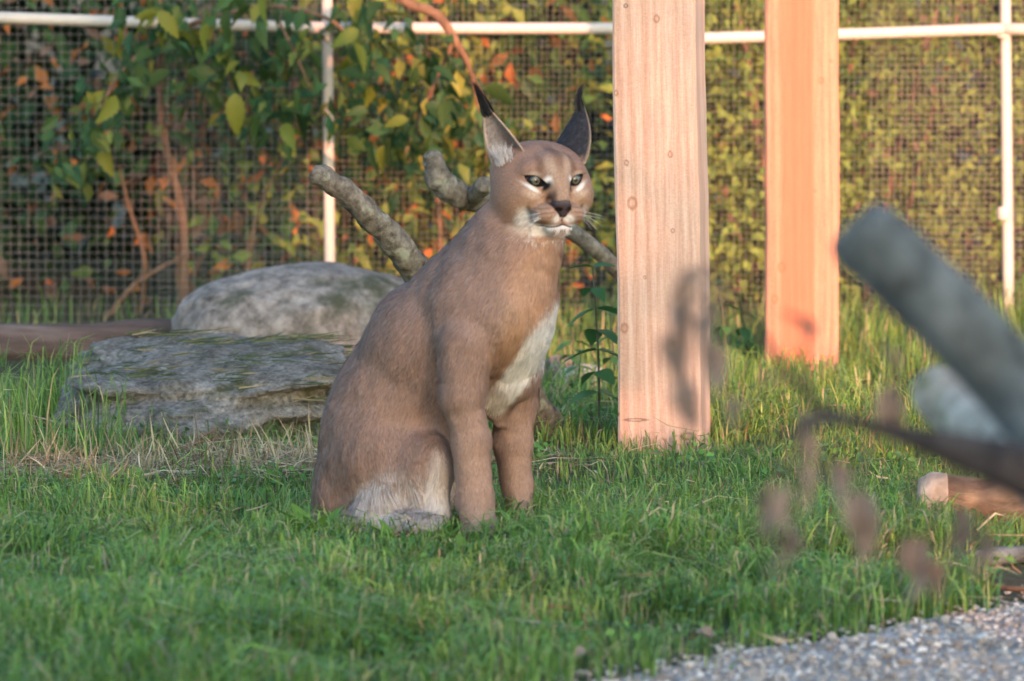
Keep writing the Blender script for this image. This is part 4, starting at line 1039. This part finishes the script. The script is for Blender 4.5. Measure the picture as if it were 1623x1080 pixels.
        hc = lay(hc, (0.60, 0.47, 0.37), hb(38, 20, 9, 4, 0, .7) * .6)
        hc = lay(hc, (0.82, 0.78, 0.74), hb(20, 9, 5.0, 9, 20, .6) * .92)                   # white inner-eye patch
        hc = lay(hc, (0.72, 0.66, 0.61), hb(41.5, -2.0, 13.5, 3.6, 33, .6))            # white under the eye
        hc = lay(hc, (0.62, 0.47, 0.37), hb(40, -14, 14, 6, 25, .7) * .6)
        # black lids and tear line
        for s, ex, ey, ez in cuts:
            a = math.radians(24) * s
            x = (hx - ex) * math.cos(a) + (hy - ey) * math.sin(a); y = -(hx - ex) * math.sin(a) + (hy - ey) * math.cos(a)
            hw, hu, hl = 15.5, 5.0, 7.5
            Ru = (hw * hw + hu * hu) / (2 * hu); Rl = (hw * hw + hl * hl) / (2 * hl)
            al = np.maximum(np.hypot(x, y - (hu - Ru)) - Ru, np.hypot(x, y - (Rl - hl)) - Rl)
            hc = lay(hc, (0.012, 0.010, 0.010), sstep(2.6, 1.2, al) * (hz > 30))
        hc = lay(hc, (0.02, 0.016, 0.015), hb(20.5, 1, 3.4, 9, 25, .6))
        hc = lay(hc, (0.10, 0.06, 0.05), hb(15.5, -18, 3.5, 15, 12, .8) * .85)
        # muzzle
        hc = lay(hc, (0.42, 0.26, 0.18), hb(26, -42, 22, 16, 0, .4))
        rows = np.exp(-((np.mod(hy + 0.12 * ax + 60, 7) - 3.5) / 1.3) ** 2) * hb(30, -42, 15, 13, 0, .4) * sstep(10, 20, ax)
        hc = lay(hc, (0.13, 0.07, 0.05), rows * .65)
        hc = lay(hc, (0.74, 0.69, 0.65), hb(11, -48, 10, 6, -25, .55))                 # white beside the nose
        hc = lay(hc, (0.02, 0.015, 0.015), hb(45, -42, 4.5, 11, -12, .5))              # black mouth corner
        hc = lay(hc, (0.15, 0.08, 0.06), hb(37, -53, 11, 5, 12, .6) * .6)
        hc = lay(hc, (0.84, 0.82, 0.80), sstep(-56.5, -61, hy + 0.0 * ax) * sstep(46, 32, ax) * front * sstep(-86, -76, hy))   # chin
        hc = lay(hc, (0.80, 0.76, 0.72), blob(48, -50, 8, 16, -25, .7, ax, hy) * front * .85)                 # white cheek ruff
        hc = lay(hc, (0.60, 0.50, 0.42), blob(46, -68, 18, 8, 12, .6, ax, hy) * .7)
        mth = np.abs(hy - (-57 - 5.5 * np.sin(np.clip(ax / 30, 0, 1) * 2.2))) + np.maximum(ax - 40, 0)
        hc = lay(hc, (0.03, 0.02, 0.02), sstep(2.2, 0.9, mth) * (hz > 45) * (.25 + .75 * sstep(30, 12, ax)))
        # nose leather
        nose = (np.maximum(ax - (17.5 - np.maximum(-28 - hy, 0) * 0.72), np.maximum(hy + 18 + 0.18 * ax, -45 - hy)))
        hc = lay(hc, (0.055, 0.038, 0.040), sstep(1.2, -0.6, nose) * (hz > 66))
        hc = lay(hc, (0.11, 0.095, 0.10), sstep(1.2, -0.6, nose) * (hz > 66) * sstep(-28, -20, hy))  # sky sheen on the nose top, painted in as lighter grey
        hc = lay(hc, (0.02, 0.014, 0.014), sstep(1.6, .8, np.hypot((ax - 9) / 5.0, (hy + 33) / 3.2)) * (hz > 66))
        hc = lay(hc, (0.03, 0.02, 0.02), sstep(2.0, .8, ax) * sstep(-60, -57, hy) * sstep(-44, -48, hy) * (hz > 66))
        c = c * (1 - hd[:, None]) + hc * hd[:, None]
        return np.clip(c * np.where(c.min(1) < .5, .88, 1.0)[:, None], 0.005, 0.9)
    CV = colour(V, NRM)

    # ---- ears: curved shells welded onto the same mesh
    ev, ef, ec = [], [], []
    ear_tip = []
    def ear(base, tip, wdir, odir, hw, bend, dep, tanlow=0.0):
        base, tip, wdir, odir = [np.array(a, float) for a in (base, tip, wdir, odir)]
        ln = tip - base; wdir = wdir - ln * (wdir @ ln) / (ln @ ln); wdir /= np.linalg.norm(wdir)
        odir = odir - ln * (odir @ ln) / (ln @ ln); odir = odir - wdir * (odir @ wdir); odir /= np.linalg.norm(odir)
        nu, nvv = 21, 26
        U, Vv = np.meshgrid(np.linspace(-1, 1, nu), np.linspace(0, 1, nvv), indexing='ij')
        prof = hw * (1 - Vv ** 1.25) ** 0.85 * (1 + 0.12 * np.sin(Vv * math.pi)) + 1.4
        ph = U * 1.25
        cen = base + ln * Vv[..., None] + np.array(bend) * (np.sin(Vv * math.pi) * 1.0)[..., None]
        def surf(th):
            rr = np.maximum(prof - th, 0.4)
            return cen + wdir * (rr * np.sin(ph) / math.sin(1.25))[..., None] - odir * ((rr * dep * (np.cos(ph) - 0.32)))[..., None]
        out = surf(0); inn = surf(3.4)
        off = len(V) + sum(len(a) for a in ev)
        allv = np.concatenate([out.reshape(-1, 3), inn.reshape(-1, 3)])
        ev.append(np.array([H(*a) for a in allv]))
        n1 = nu * nvv; g_ = lambda i, j: i * nvv + j
        for i in range(nu - 1):
            for j in range(nvv - 1):
                ef.append([off + g_(i, j), off + g_(i, j + 1), off + g_(i + 1, j + 1), off + g_(i + 1, j)])
                ef.append([off + n1 + g_(i, j), off + n1 + g_(i + 1, j), off + n1 + g_(i + 1, j + 1), off + n1 + g_(i, j + 1)])
        for j in range(nvv - 1):
            ef.append([off + g_(0, j), off + n1 + g_(0, j), off + n1 + g_(0, j + 1), off + g_(0, j + 1)])
            ef.append([off + g_(nu - 1, j), off + g_(nu - 1, j + 1), off + n1 + g_(nu - 1, j + 1), off + n1 + g_(nu - 1, j)])
        for i in range(nu - 1):
            ef.append([off + g_(i, nvv - 1), off + n1 + g_(i, nvv - 1), off + n1 + g_(i + 1, nvv - 1), off + g_(i + 1, nvv - 1)])
        au = np.abs(U)[..., None]; vv = Vv[..., None]
        nzz = vnoise(out * 0.35, 1, 31)[..., None]
        blk = np.array([0.030, 0.030, 0.036]) * (1 + 1.2 * np.clip(nzz, 0, 1)); tan = np.array([0.38, 0.24, 0.17])
        oc = tan + (blk - tan) * sstep(0.10, 0.24, vv + 0.05 * nzz - tanlow)
        oc = oc + (np.array([0.45, 0.33, 0.26]) - oc) * sstep(0.86, 0.97, au) * (1 - sstep(.85, 1, vv))
        ic = np.array([0.36, 0.32, 0.32]) * (0.85 + 0.3 * nzz)
        ic = ic + (np.array([0.16, 0.12, 0.11]) - ic) * sstep(0.62, 0.1, np.abs(U - .25)[..., None]) * sstep(0.85, 0.3, vv) * 0.75  # shadow in the ear hollow, painted into its colour
        ic = ic + (np.array([0.55, 0.43, 0.36]) - ic) * sstep(0.82, 0.95, au)
        ic = ic + (blk - ic) * sstep(.9, 1, vv)
        ec.append(np.concatenate([oc.reshape(-1, 3), ic.reshape(-1, 3)]))
        ear_tip.append(tip)
        return cen, wdir, odir
    # head-frame points are found from screen offsets (sx, sy) at a chosen z
    def hs(px, py, z): sx = px - 858; return ((sx - z * math.sin(yaw)) / math.cos(yaw), 290 - py, z)
    e1 = ear(hs(806, 253, -8), hs(765, 163, -6), (0.52, 0.42, 0.75), (-0.75, -0.05, 0.65), 31, (-1, -2, 0), 0.90)
    e2 = ear(hs(899, 256, -16), hs(920, 166, -18), (0.55, 0.1, 0.85), (0.86, 0.0, -0.30), 34, (6, 2, 0), 0.60, -0.12)
    Vall = np.concatenate([V] + ev); Call = np.concatenate([CV] + ec)
    fl_ = [T4, T3, np.array(ef)] if len(T3) else [T4, np.array(ef)]
    me = mesh_np('caracal', Vall, fl_, Call)
    cat = link('caracal', me, M['skin'])
    tag(cat, 'tawny caracal with black tufted ears sitting upright on the lawn', 'caracal')

    # ---- eyes
    mE, nt, b = new_mat('amber_green_eye')
    tc = N(nt, 'ShaderNodeTexCoord'); sp = N(nt, 'ShaderNodeVectorMath', operation='MULTIPLY'); nt.links.new(tc.outputs['Object'], sp.inputs[0]); sp.inputs[1].default_value = (1, 1, 0)
    ln = N(nt, 'ShaderNodeVectorMath', operation='LENGTH'); nt.links.new(sp.outputs[0], ln.inputs[0])
    er = 13.0 * SH
    dv = N(nt, 'ShaderNodeMath', operation='DIVIDE'); nt.links.new(ln.outputs['Value'], dv.inputs[0]); dv.inputs[1].default_value = er
    c = ramp(nt, dv.outputs[0], [(0.0, (0.008, 0.008, 0.008)), (0.22, (0.008, 0.008, 0.008)), (0.27, (0.13, 0.12, 0.07)), (0.44, (0.12, 0.118, 0.08)), (0.56, (0.06, 0.055, 0.035)), (0.64, (0.01, 0.01, 0.01))])
    fib = noise(nt, 900, 4, 0.6)
    c = mix(nt, 0.5, c, ramp(nt, fib, [(0.3, (0.35, 0.35, 0.35)), (0.7, (0.65, 0.65, 0.65))]), 'OVERLAY')
    nt.links.new(c, b.inputs['Base Color']); b.inputs['Roughness'].default_value = 0.12; b.inputs['Coat Weight'].default_value = 0.5; b.inputs['Coat Roughness'].default_value = 0.05
    gaze = norm((zx * 0.93 + np.array([0.12, -0.35, -0.02]))[None])[0]
    for (ex, ey, ez) in EYE:
        bm = bmesh.new(); bmesh.ops.create_uvsphere(bm, u_segments=28, v_segments=18, radius=er)
        o = bpy.data.objects.new('eye', bm_mesh('eye', bm)); o.data.materials.append(mE); COL.objects.link(o)
        o.parent = cat
        o.matrix_basis = Matrix.Translation(Vector(H(ex * 0.97, ey - 0.5, ez - 1.5))) @ Vector(gaze).to_track_quat('Z', 'Y').to_matrix().to_4x4()

    # ---- fur: short tapering strands that follow the lie of the coat
    F3 = np.concatenate([T4[:, [0, 1, 2]], T4[:, [0, 2, 3]], T3]) if len(T3) else np.concatenate([T4[:, [0, 1, 2]], T4[:, [0, 2, 3]]])
    a_, b_, c_ = V[F3[:, 0]], V[F3[:, 1]], V[F3[:, 2]]
    area = np.linalg.norm(np.cross(b_ - a_, c_ - a_), axis=1) * 0.5
    cen = (a_ + b_ + c_) / 3; lh = toh(cen)
    isface = (np.sqrt((lh ** 2).sum(1)) < 105) & (lh[:, 2] > -40)
    camside = ((NRM[F3[:, 0]] @ np.array([0, -1.0, 0.1])) > -0.35)
    wgt = area * np.where(isface, 2.4, 1.0) * np.where(camside, 1.0, 0.35)
    NH = 210000
    pick = rng.choice(len(F3), NH, p=wgt / wgt.sum())
    r1, r2 = rng.random(NH), rng.random(NH); sq = np.sqrt(r1)
    bc = np.stack([1 - sq, sq * (1 - r2), sq * r2], 1)
    root = (V[F3[pick]] * bc[..., None]).sum(1); nr = norm((NRM[F3[pick]] * bc[..., None]).sum(1))
    px, py, dep = project(root); l = toh(root)
    hd = sstep(120, 90, np.sqrt((l ** 2).sum(1))) * sstep(-95, -75, l[:, 1])
    flow = np.tile(np.array([-0.35, 0.15, -1.0]), (NH, 1))                                  # back and down
    tow = sstep(420, 560, py)[:, None]
    flow = flow * tow + (1 - tow) * np.array([-0.5, 0.25, -0.8])
    leg = (sstep(600, 680, py) * sstep(690, 715, px))[:, None]
    flow = flow * (1 - leg) + leg * np.array([-0.1, 0.02, -1.0])
    chest = (sstep(820, 870, px) * (py > 390) * (py < 640))[:, None]
    flow = flow * (1 - chest) + chest * np.array([-0.15, -0.1, -1.0])
    thigh = (sstep(640, 720, py) * sstep(690, 660, px))[:, None]
    flow = flow * (1 - thigh) + thigh * np.array([0.25, -0.2, -1.0])
    hflow = norm(root - H(0, -18, 70)) + 0.0
    hflow = hflow * 1.0 + zx * -0.5
    flow = flow * (1 - hd[:, None]) + hflow * hd[:, None]
    wt = sstep(1.2, 0.5, np.hypot((px - 632) / 82, (py - 802) / 52))[:, None]
    flow = flow + (0.16 + .30 * wt) * np.stack([vnoise(root, 45, s) for s in (41, 42, 43)], 1) + 0.10 * rng.normal(size=(NH, 3))
    tan = norm(flow - nr * (flow * nr).sum(1, keepdims=True))
    ln = np.full(NH, 0.0105)
    ln = ln * (1 - hd) + hd * 0.0055
    ln = np.where((l[:, 2] > 50) & (hd > .5), 0.0030, ln)
    ln = np.where((leg[:, 0] > .5), 0.0075, ln)
    white = sstep(1.2, 0.5, np.hypot((px - 632) / 82, (py - 802) / 52)) * (nr[:, 1] < 0.3)
    white = white * (1 - ((root[:, 1] < D0 - .10) & (py > 842)))
    ln = ln * (1 - white) + 0.032 * white
    ruff = sstep(1.2, 0.6, np.hypot((np.abs(l[:, 0]) - 58) / 28, (l[:, 1] + 66) / 22)) * hd
    ln = ln * (1 - ruff) + 0.011 * ruff
    cw = sstep(1.2, .6, np.hypot((px - 840) / 60, (py - 580) / 90)) * (leg[:, 0] < .5)
    ln = ln * (1 - cw) + 0.014 * cw
    ln *= rng.uniform(0.65, 1.25, NH)
    keep = np.ones(NH, bool)
    hx, hy, hz = l.T
    for s, ex, ey, ez in cuts: keep &= ~((np.hypot((hx - ex) / 17, (hy - ey) / 12) < 1.05) & (hz > 25))
    keep &= ~((np.abs(hx) < 18) & (hy < -15) & (hy > -62 ) & (hz > 72) & (np.abs(hx) < 19 - np.maximum(-28 - hy, 0) * .6))
    keep &= ~((hz > 60) & (np.abs(hy + 59) < 4) & (np.abs(hx) < 30))
    lift = np.where(hd > .5, 0.16, 0.24) + white * 0.25 + 0.08 * rng.random(NH)
    d1 = norm(tan + nr * lift[:, None]); d2 = norm(tan + nr * (lift * 0.35)[:, None] + np.array([0, 0, -0.10]))
    p0 = root - nr * 0.0006; p1 = p0 + d1 * (ln * 0.5)[:, None]; p2 = p1 + d2 * (ln * 0.55)[:, None]
    pts = np.stack([p0, p1, p2], 1)[keep]
    wd = np.stack([np.full(NH, 0.0011), np.full(NH, 0.0009), np.zeros(NH)], 1)[keep] * np.where(isface[pick], 0.62, 1.0)[keep][:, None]
    side = norm(np.cross(tan, nr) + 0.25 * rng.normal(size=(NH, 3)))[keep]
    cr = colour(root + tan * (rng.normal(size=(NH, 1)) * np.where(hd > .5, .0012, .007 + .008 * white)[:, None]), nr)
    tickj = rng.random(NH); br = rng.normal(1.05, 0.11, NH)
    cr = cr * br[:, None]
    cr = np.where((tickj < 0.05)[:, None] & (hd < .5)[:, None], cr * 0.65, cr)
    cr = np.where((tickj > 0.96)[:, None], cr * 0.75 + 0.14, cr)
    cr = np.clip(cr, 0.005, 0.92)[keep]
    hv, hf, hc = ribbons(pts, wd, side, cr)
    me = mesh_np('fur', hv, hf, hc)
    nn = np.repeat(norm(nr + 0.12 * rng.normal(size=(NH, 3)))[keep], 5, 0)
    me.normals_split_custom_set_from_vertices(nn.astype(np.float32))
    fur = link('fur', me, M['fur'], cat); fur['kind'] = 'stuff'; fur['label'] = 'short tawny fur with white chest, chin and thigh fluff'

    # ---- ear tufts: long black strands leaving the ear tips
    def tuft(tip, path, n, spread):
        path = [np.array(p, float) for p in path]; kpt = 6
        tt = np.linspace(0, 1, kpt)
        def curve(t):
            s = t * (len(path) - 1); i = min(int(s), len(path) - 2); f = s - i; return path[i] * (1 - f) + path[i + 1] * f
        base = np.array([curve(t) for t in tt])
        off = rng.normal(size=(n, 3)) * spread
        lnf = rng.uniform(0.55, 1.0, n)
        pp = np.zeros((n, kpt, 3))
        for k_ in range(kpt):
            q = np.array([curve(t) for t in np.clip(tt[k_] * lnf, 0, 1)])
            pp[:, k_] = q + off * (1.0 - 0.62 * tt[k_]) + rng.normal(size=(n, 3)) * 0.5 * tt[k_] + off * 0.35 * (tt[k_] > .8)
        pw = HO + (pp @ RH) * SH
        wdt = np.tile(np.array([1.7, 1.6, 1.4, 1.1, 0.7, 0]) * SH, (n, 1))
        col = np.clip(np.array([0.022, 0.021, 0.025]) * rng.normal(1, .4, n)[:, None], 0.008, 0.08)
        sd = norm(np.cross(rng.normal(size=(n, 3)), np.array([0, 0, 1.0])))
        v, f, c_ = ribbons(pw, wdt, sd, col)
        o = link('ear_tuft', mesh_np('ear_tuft', v, f, c_), M['fur'], cat); o['label'] = 'long black ear tuft'
    tuft(e1, [hs(771, 178, -5), hs(764, 160, -5), hs(757, 147, -4), hs(750, 134, -3), hs(745, 124, -3)], 170, 3.4)
    tuft(e2, [hs(922, 186, -18), hs(917, 168, -18), hs(914, 155, -18), hs(917, 144, -17), hs(924, 133, -16)], 170, 3.2)
    # pale hairs filling the near ear
    n_ = 240; tt = rng.random(n_); rb = np.stack([np.array(hs(788 + 22 * t, 258 - 10 * t, 4)) for t in tt]) + rng.normal(size=(n_, 3)) * np.array([2, 3, 5])
    dr = np.array([-.30, .92, .05]) + rng.normal(size=(n_, 3)) * .22; dr = norm(dr); Lh = rng.uniform(12, 40, n_) * (1 - .40 * tt)
    pp = np.stack([rb, rb + dr * (Lh * .5)[:, None], rb + dr * Lh[:, None] + rng.normal(size=(n_, 3)) * 2.5], 1)
    v, f, c_ = ribbons(HO + (pp @ RH) * SH, np.tile(np.array([1.3, 1.0, 0]) * SH, (n_, 1)), norm(np.cross(dr @ RH, np.array([0.2, -1.0, 0.1])) + rng.normal(size=(n_, 3)) * .2), np.clip(np.array([.52, .49, .49]) * rng.normal(1, .15, n_)[:, None], .1, .85))
    o = link('ear_hair', mesh_np('ear_hair', v, f, c_), M['fur'], cat); o['kind'] = 'stuff'; o['label'] = 'pale hairs inside the ear'
    # ---- whiskers
    wp = []
    for s in (-1, 1):
        for k_ in range(6):
            x0 = s * (24 + 3 * (k_ % 3)); y0 = -38 - 5 * (k_ // 3); z0 = 84 - 4 * (k_ % 3)
            L = rng.uniform(35, 62); dx = s * rng.uniform(.75, 1); dy = rng.uniform(-.55, .05); dz = rng.uniform(-.15, .35)
            d = np.array([dx, dy, dz]); d /= np.linalg.norm(d)
            wp.append([H(*(np.array([x0, y0, z0]) + d * L * t + np.array([0, -9 * t * t, -10 * t * t]))) for t in (0, .25, .5, .75, 1)])
    wp = np.array(wp); n = len(wp)
    v, f, c_ = ribbons(wp, np.tile(np.array([.5, .45, .4, .3, 0]) * SH, (n, 1)), np.tile(np.array([0, 0, 1.0]), (n, 1)), np.full((n, 3), 0.75))
    o = link('whiskers', mesh_np('whiskers', v, f, c_), M['fur'], cat); o['kind'] = 'stuff'; o['label'] = 'long pale whiskers'
    return cat
build_caracal()

# ------------------------------------------------------------------ fallen dead tree close to the camera, right
ft = empty('dead_tree', (float(P(1900, 1500, 4.1)[0]), 4.1, 0))
node = P(1830, 900, 4.1)
gb = node.copy(); gb[2] = -.05; gb[0] += .10
tube_obj('trunk', [gb, (gb + node) / 2 + np.array([.02, 0, 0]), node, node + np.array([.05, .1, .12]), node + np.array([.16, .2, .35])], [.05, .045, .04, .034, .02], M['greylimb'], ft, seg=16, rough=.08, seed=20)
def limb(name, pts, mat, seed, end=True, seg=16):
    tube_obj(name, [P(x, y, d) for x, y, d, r in pts], [r * d / FPX for x, y, d, r in pts], mat, ft, seg=seg, rough=.06, seed=seed, nscale=35)
limb('limb', [(1352, 356, 4.2, 46), (1376, 380, 4.2, 58), (1440, 436, 4.2, 60), (1520, 512, 4.2, 62), (1610, 612, 4.2, 64), (1720, 742, 4.15, 66), (1830, 900, 4.1, 68)], M['greylimb'], 21)
limb('limb', [(1468, 596, 5.0, 26), (1490, 625, 5.0, 44), (1540, 668, 4.95, 50), (1610, 725, 4.8, 52), (1720, 810, 4.5, 55), (1830, 900, 4.1, 58)], mat_bark('pale_limb', [(0.3, (0.16, 0.14, 0.11)), (0.5, (0.36, 0.34, 0.28)), (0.72, (0.55, 0.53, 0.47))], 40, (1, 1, 1), 0.004, ((0.16, 0.19, 0.09), 0.40, 16)), 22)
limb('limb', [(1300, 650, 4.0, 8), (1370, 672, 4.0, 11), (1450, 695, 4.0, 18), (1540, 720, 4.0, 32), (1640, 755, 4.0, 44), (1740, 820, 4.05, 50), (1830, 900, 4.1, 58)], M['darkbark'], 23)
limb('twig', [(1118, 418, 3.9, 3), (1160, 465, 3.92, 4), (1200, 520, 3.95, 5.5), (1250, 590, 3.97, 6.5), (1300, 650, 4.0, 8)], M['darkbark'], 24, seg=8)
limb('twig', [(1160, 720, 3.8, 3), (1240, 690, 3.85, 5), (1330, 665, 3.95, 8), (1380, 675, 4.0, 10)], M['darkbark'], 25, seg=8)
limb('twig', [(1085, 640, 3.7, 2), (1090, 560, 3.72, 3), (1100, 480, 3.78, 4), (1140, 445, 3.9, 4)], M['bark'], 26, seg=8)
limb('twig', [(1240, 900, 3.9, 2), (1250, 800, 3.9, 3), (1275, 700, 3.95, 4), (1300, 655, 4.0, 5)], M['bark'], 27, seg=8)
limb('twig', [(1370, 860, 3.9, 2), (1362, 780, 3.9, 3), (1380, 690, 4.0, 4)], M['bark'], 28, seg=8)
limb('twig', [(1455, 940, 4.2, 2), (1470, 860, 4.2, 3), (1500, 760, 4.1, 4), (1510, 712, 4.0, 5)], M['bark'], 29, seg=8)
limb('twig', [(1420, 560, 4.0, 2), (1412, 620, 4.0, 3), (1430, 690, 4.0, 4)], M['bark'], 30, seg=8)
limb('twig', [(1525, 890, 4.3, 2), (1515, 820, 4.2, 3), (1530, 725, 4.0, 5)], M['bark'], 31, seg=8)
DL = [(1105, 440, 3.78, .05, (-.5, .2, -.9)), (1095, 480, 3.75, .04, (-.5, -.3, -.8)), (1075, 525, 3.74, .045, (-.15, .3, -1)), (1098, 550, 3.74, .04, (-.6, -.2, -.7)), (1085, 600, 3.72, .045, (.1, -.3, -1)), (1070, 470, 3.75, .05, (.2, .1, -1)), (1120, 430, 3.9, .04, (-.9, -.2, -.5)),
      (1290, 655, 4.0, .04, (-.4, .3, -.6)), (1270, 690, 3.95, .035, (.5, -.2, -.8)), (1410, 610, 4.0, .05, (.05, -.2, -1)), (1420, 585, 4.0, .03, (-.3, .2, .8)), (1420, 640, 4.0, .035, (-.2, .2, -1)),
      (1250, 770, 3.9, .05, (-.2, -.1, -1)), (1245, 830, 3.9, .045, (.1, .2, -1)), (1265, 740, 3.92, .04, (.4, -.3, -.9)), (1232, 800, 3.9, .04, (-.3, -.1, -1)),
      (1365, 775, 3.9, .055, (.02, -.2, -1)), (1362, 800, 3.9, .05, (.2, .2, -1)), (1460, 850, 4.2, .05, (-.1, -.1, -1)), (1455, 880, 4.2, .045, (.15, .2, -1)), (1470, 890, 4.2, .04, (.4, 0, -.8)), (1518, 800, 4.2, .045, (.0, -.2, -1)), (1520, 830, 4.25, .035, (.2, .1, -1))]
for i, (x, y, d, s, dr) in enumerate(DL):
    leaf_obj(LEAF['dead'][i % 3], ft, P(x, y, d), dr, s * .8, rng.uniform(-1, 1))
for k_, pts_ in enumerate(([(1205, 870, 3.9, 1.5), (1222, 780, 3.92, 2.5), (1262, 700, 3.95, 4), (1310, 655, 4.0, 5)], [(1330, 780, 4.1, 1.5), (1320, 720, 4.05, 2.5), (1345, 668, 4.0, 4)], [(1175, 640, 3.9, 1.5), (1215, 600, 3.93, 3), (1262, 605, 3.97, 4)],
        [(1420, 930, 4.3, 1.5), (1440, 850, 4.25, 2.5), (1450, 760, 4.1, 4), (1470, 702, 4.0, 5)], [(1290, 520, 4.0, 1.5), (1275, 570, 4.0, 2.5), (1290, 640, 4.0, 4)], [(1560, 930, 4.3, 1.5), (1550, 830, 4.2, 3), (1580, 735, 4.0, 5)], [(1130, 600, 3.85, 1.5), (1125, 520, 3.85, 2.5), (1150, 455, 3.91, 4)])):
    limb('twig', pts_, M['bark'], 40 + k_, seg=7)
for i, (x, y, d, s, dr) in enumerate([(1222, 770, 3.92, .03, (-.4, .1, -1)), (1322, 730, 4.05, .03, (.3, .2, -1)), (1180, 632, 3.9, .028, (-.5, .1, -.8)), (1442, 850, 4.25, .035, (-.3, 0, -1)), (1282, 545, 4.0, .03, (-.3, .1, .9)), (1552, 840, 4.2, .035, (.2, 0, -1)), (1126, 540, 3.85, .035, (.2, .2, -1)), (1132, 500, 3.86, .03, (-.6, .1, -.8)), (1110, 470, 3.8, .03, (.4, .2, -.8))]):
    leaf_obj(LEAF['dead'][i % 3], ft, P(x, y, d), dr, s, rng.uniform(-1, 1))
tag(ft, 'grey dead tree close by at the right with bare limbs and withered brown leaves', 'dead tree')
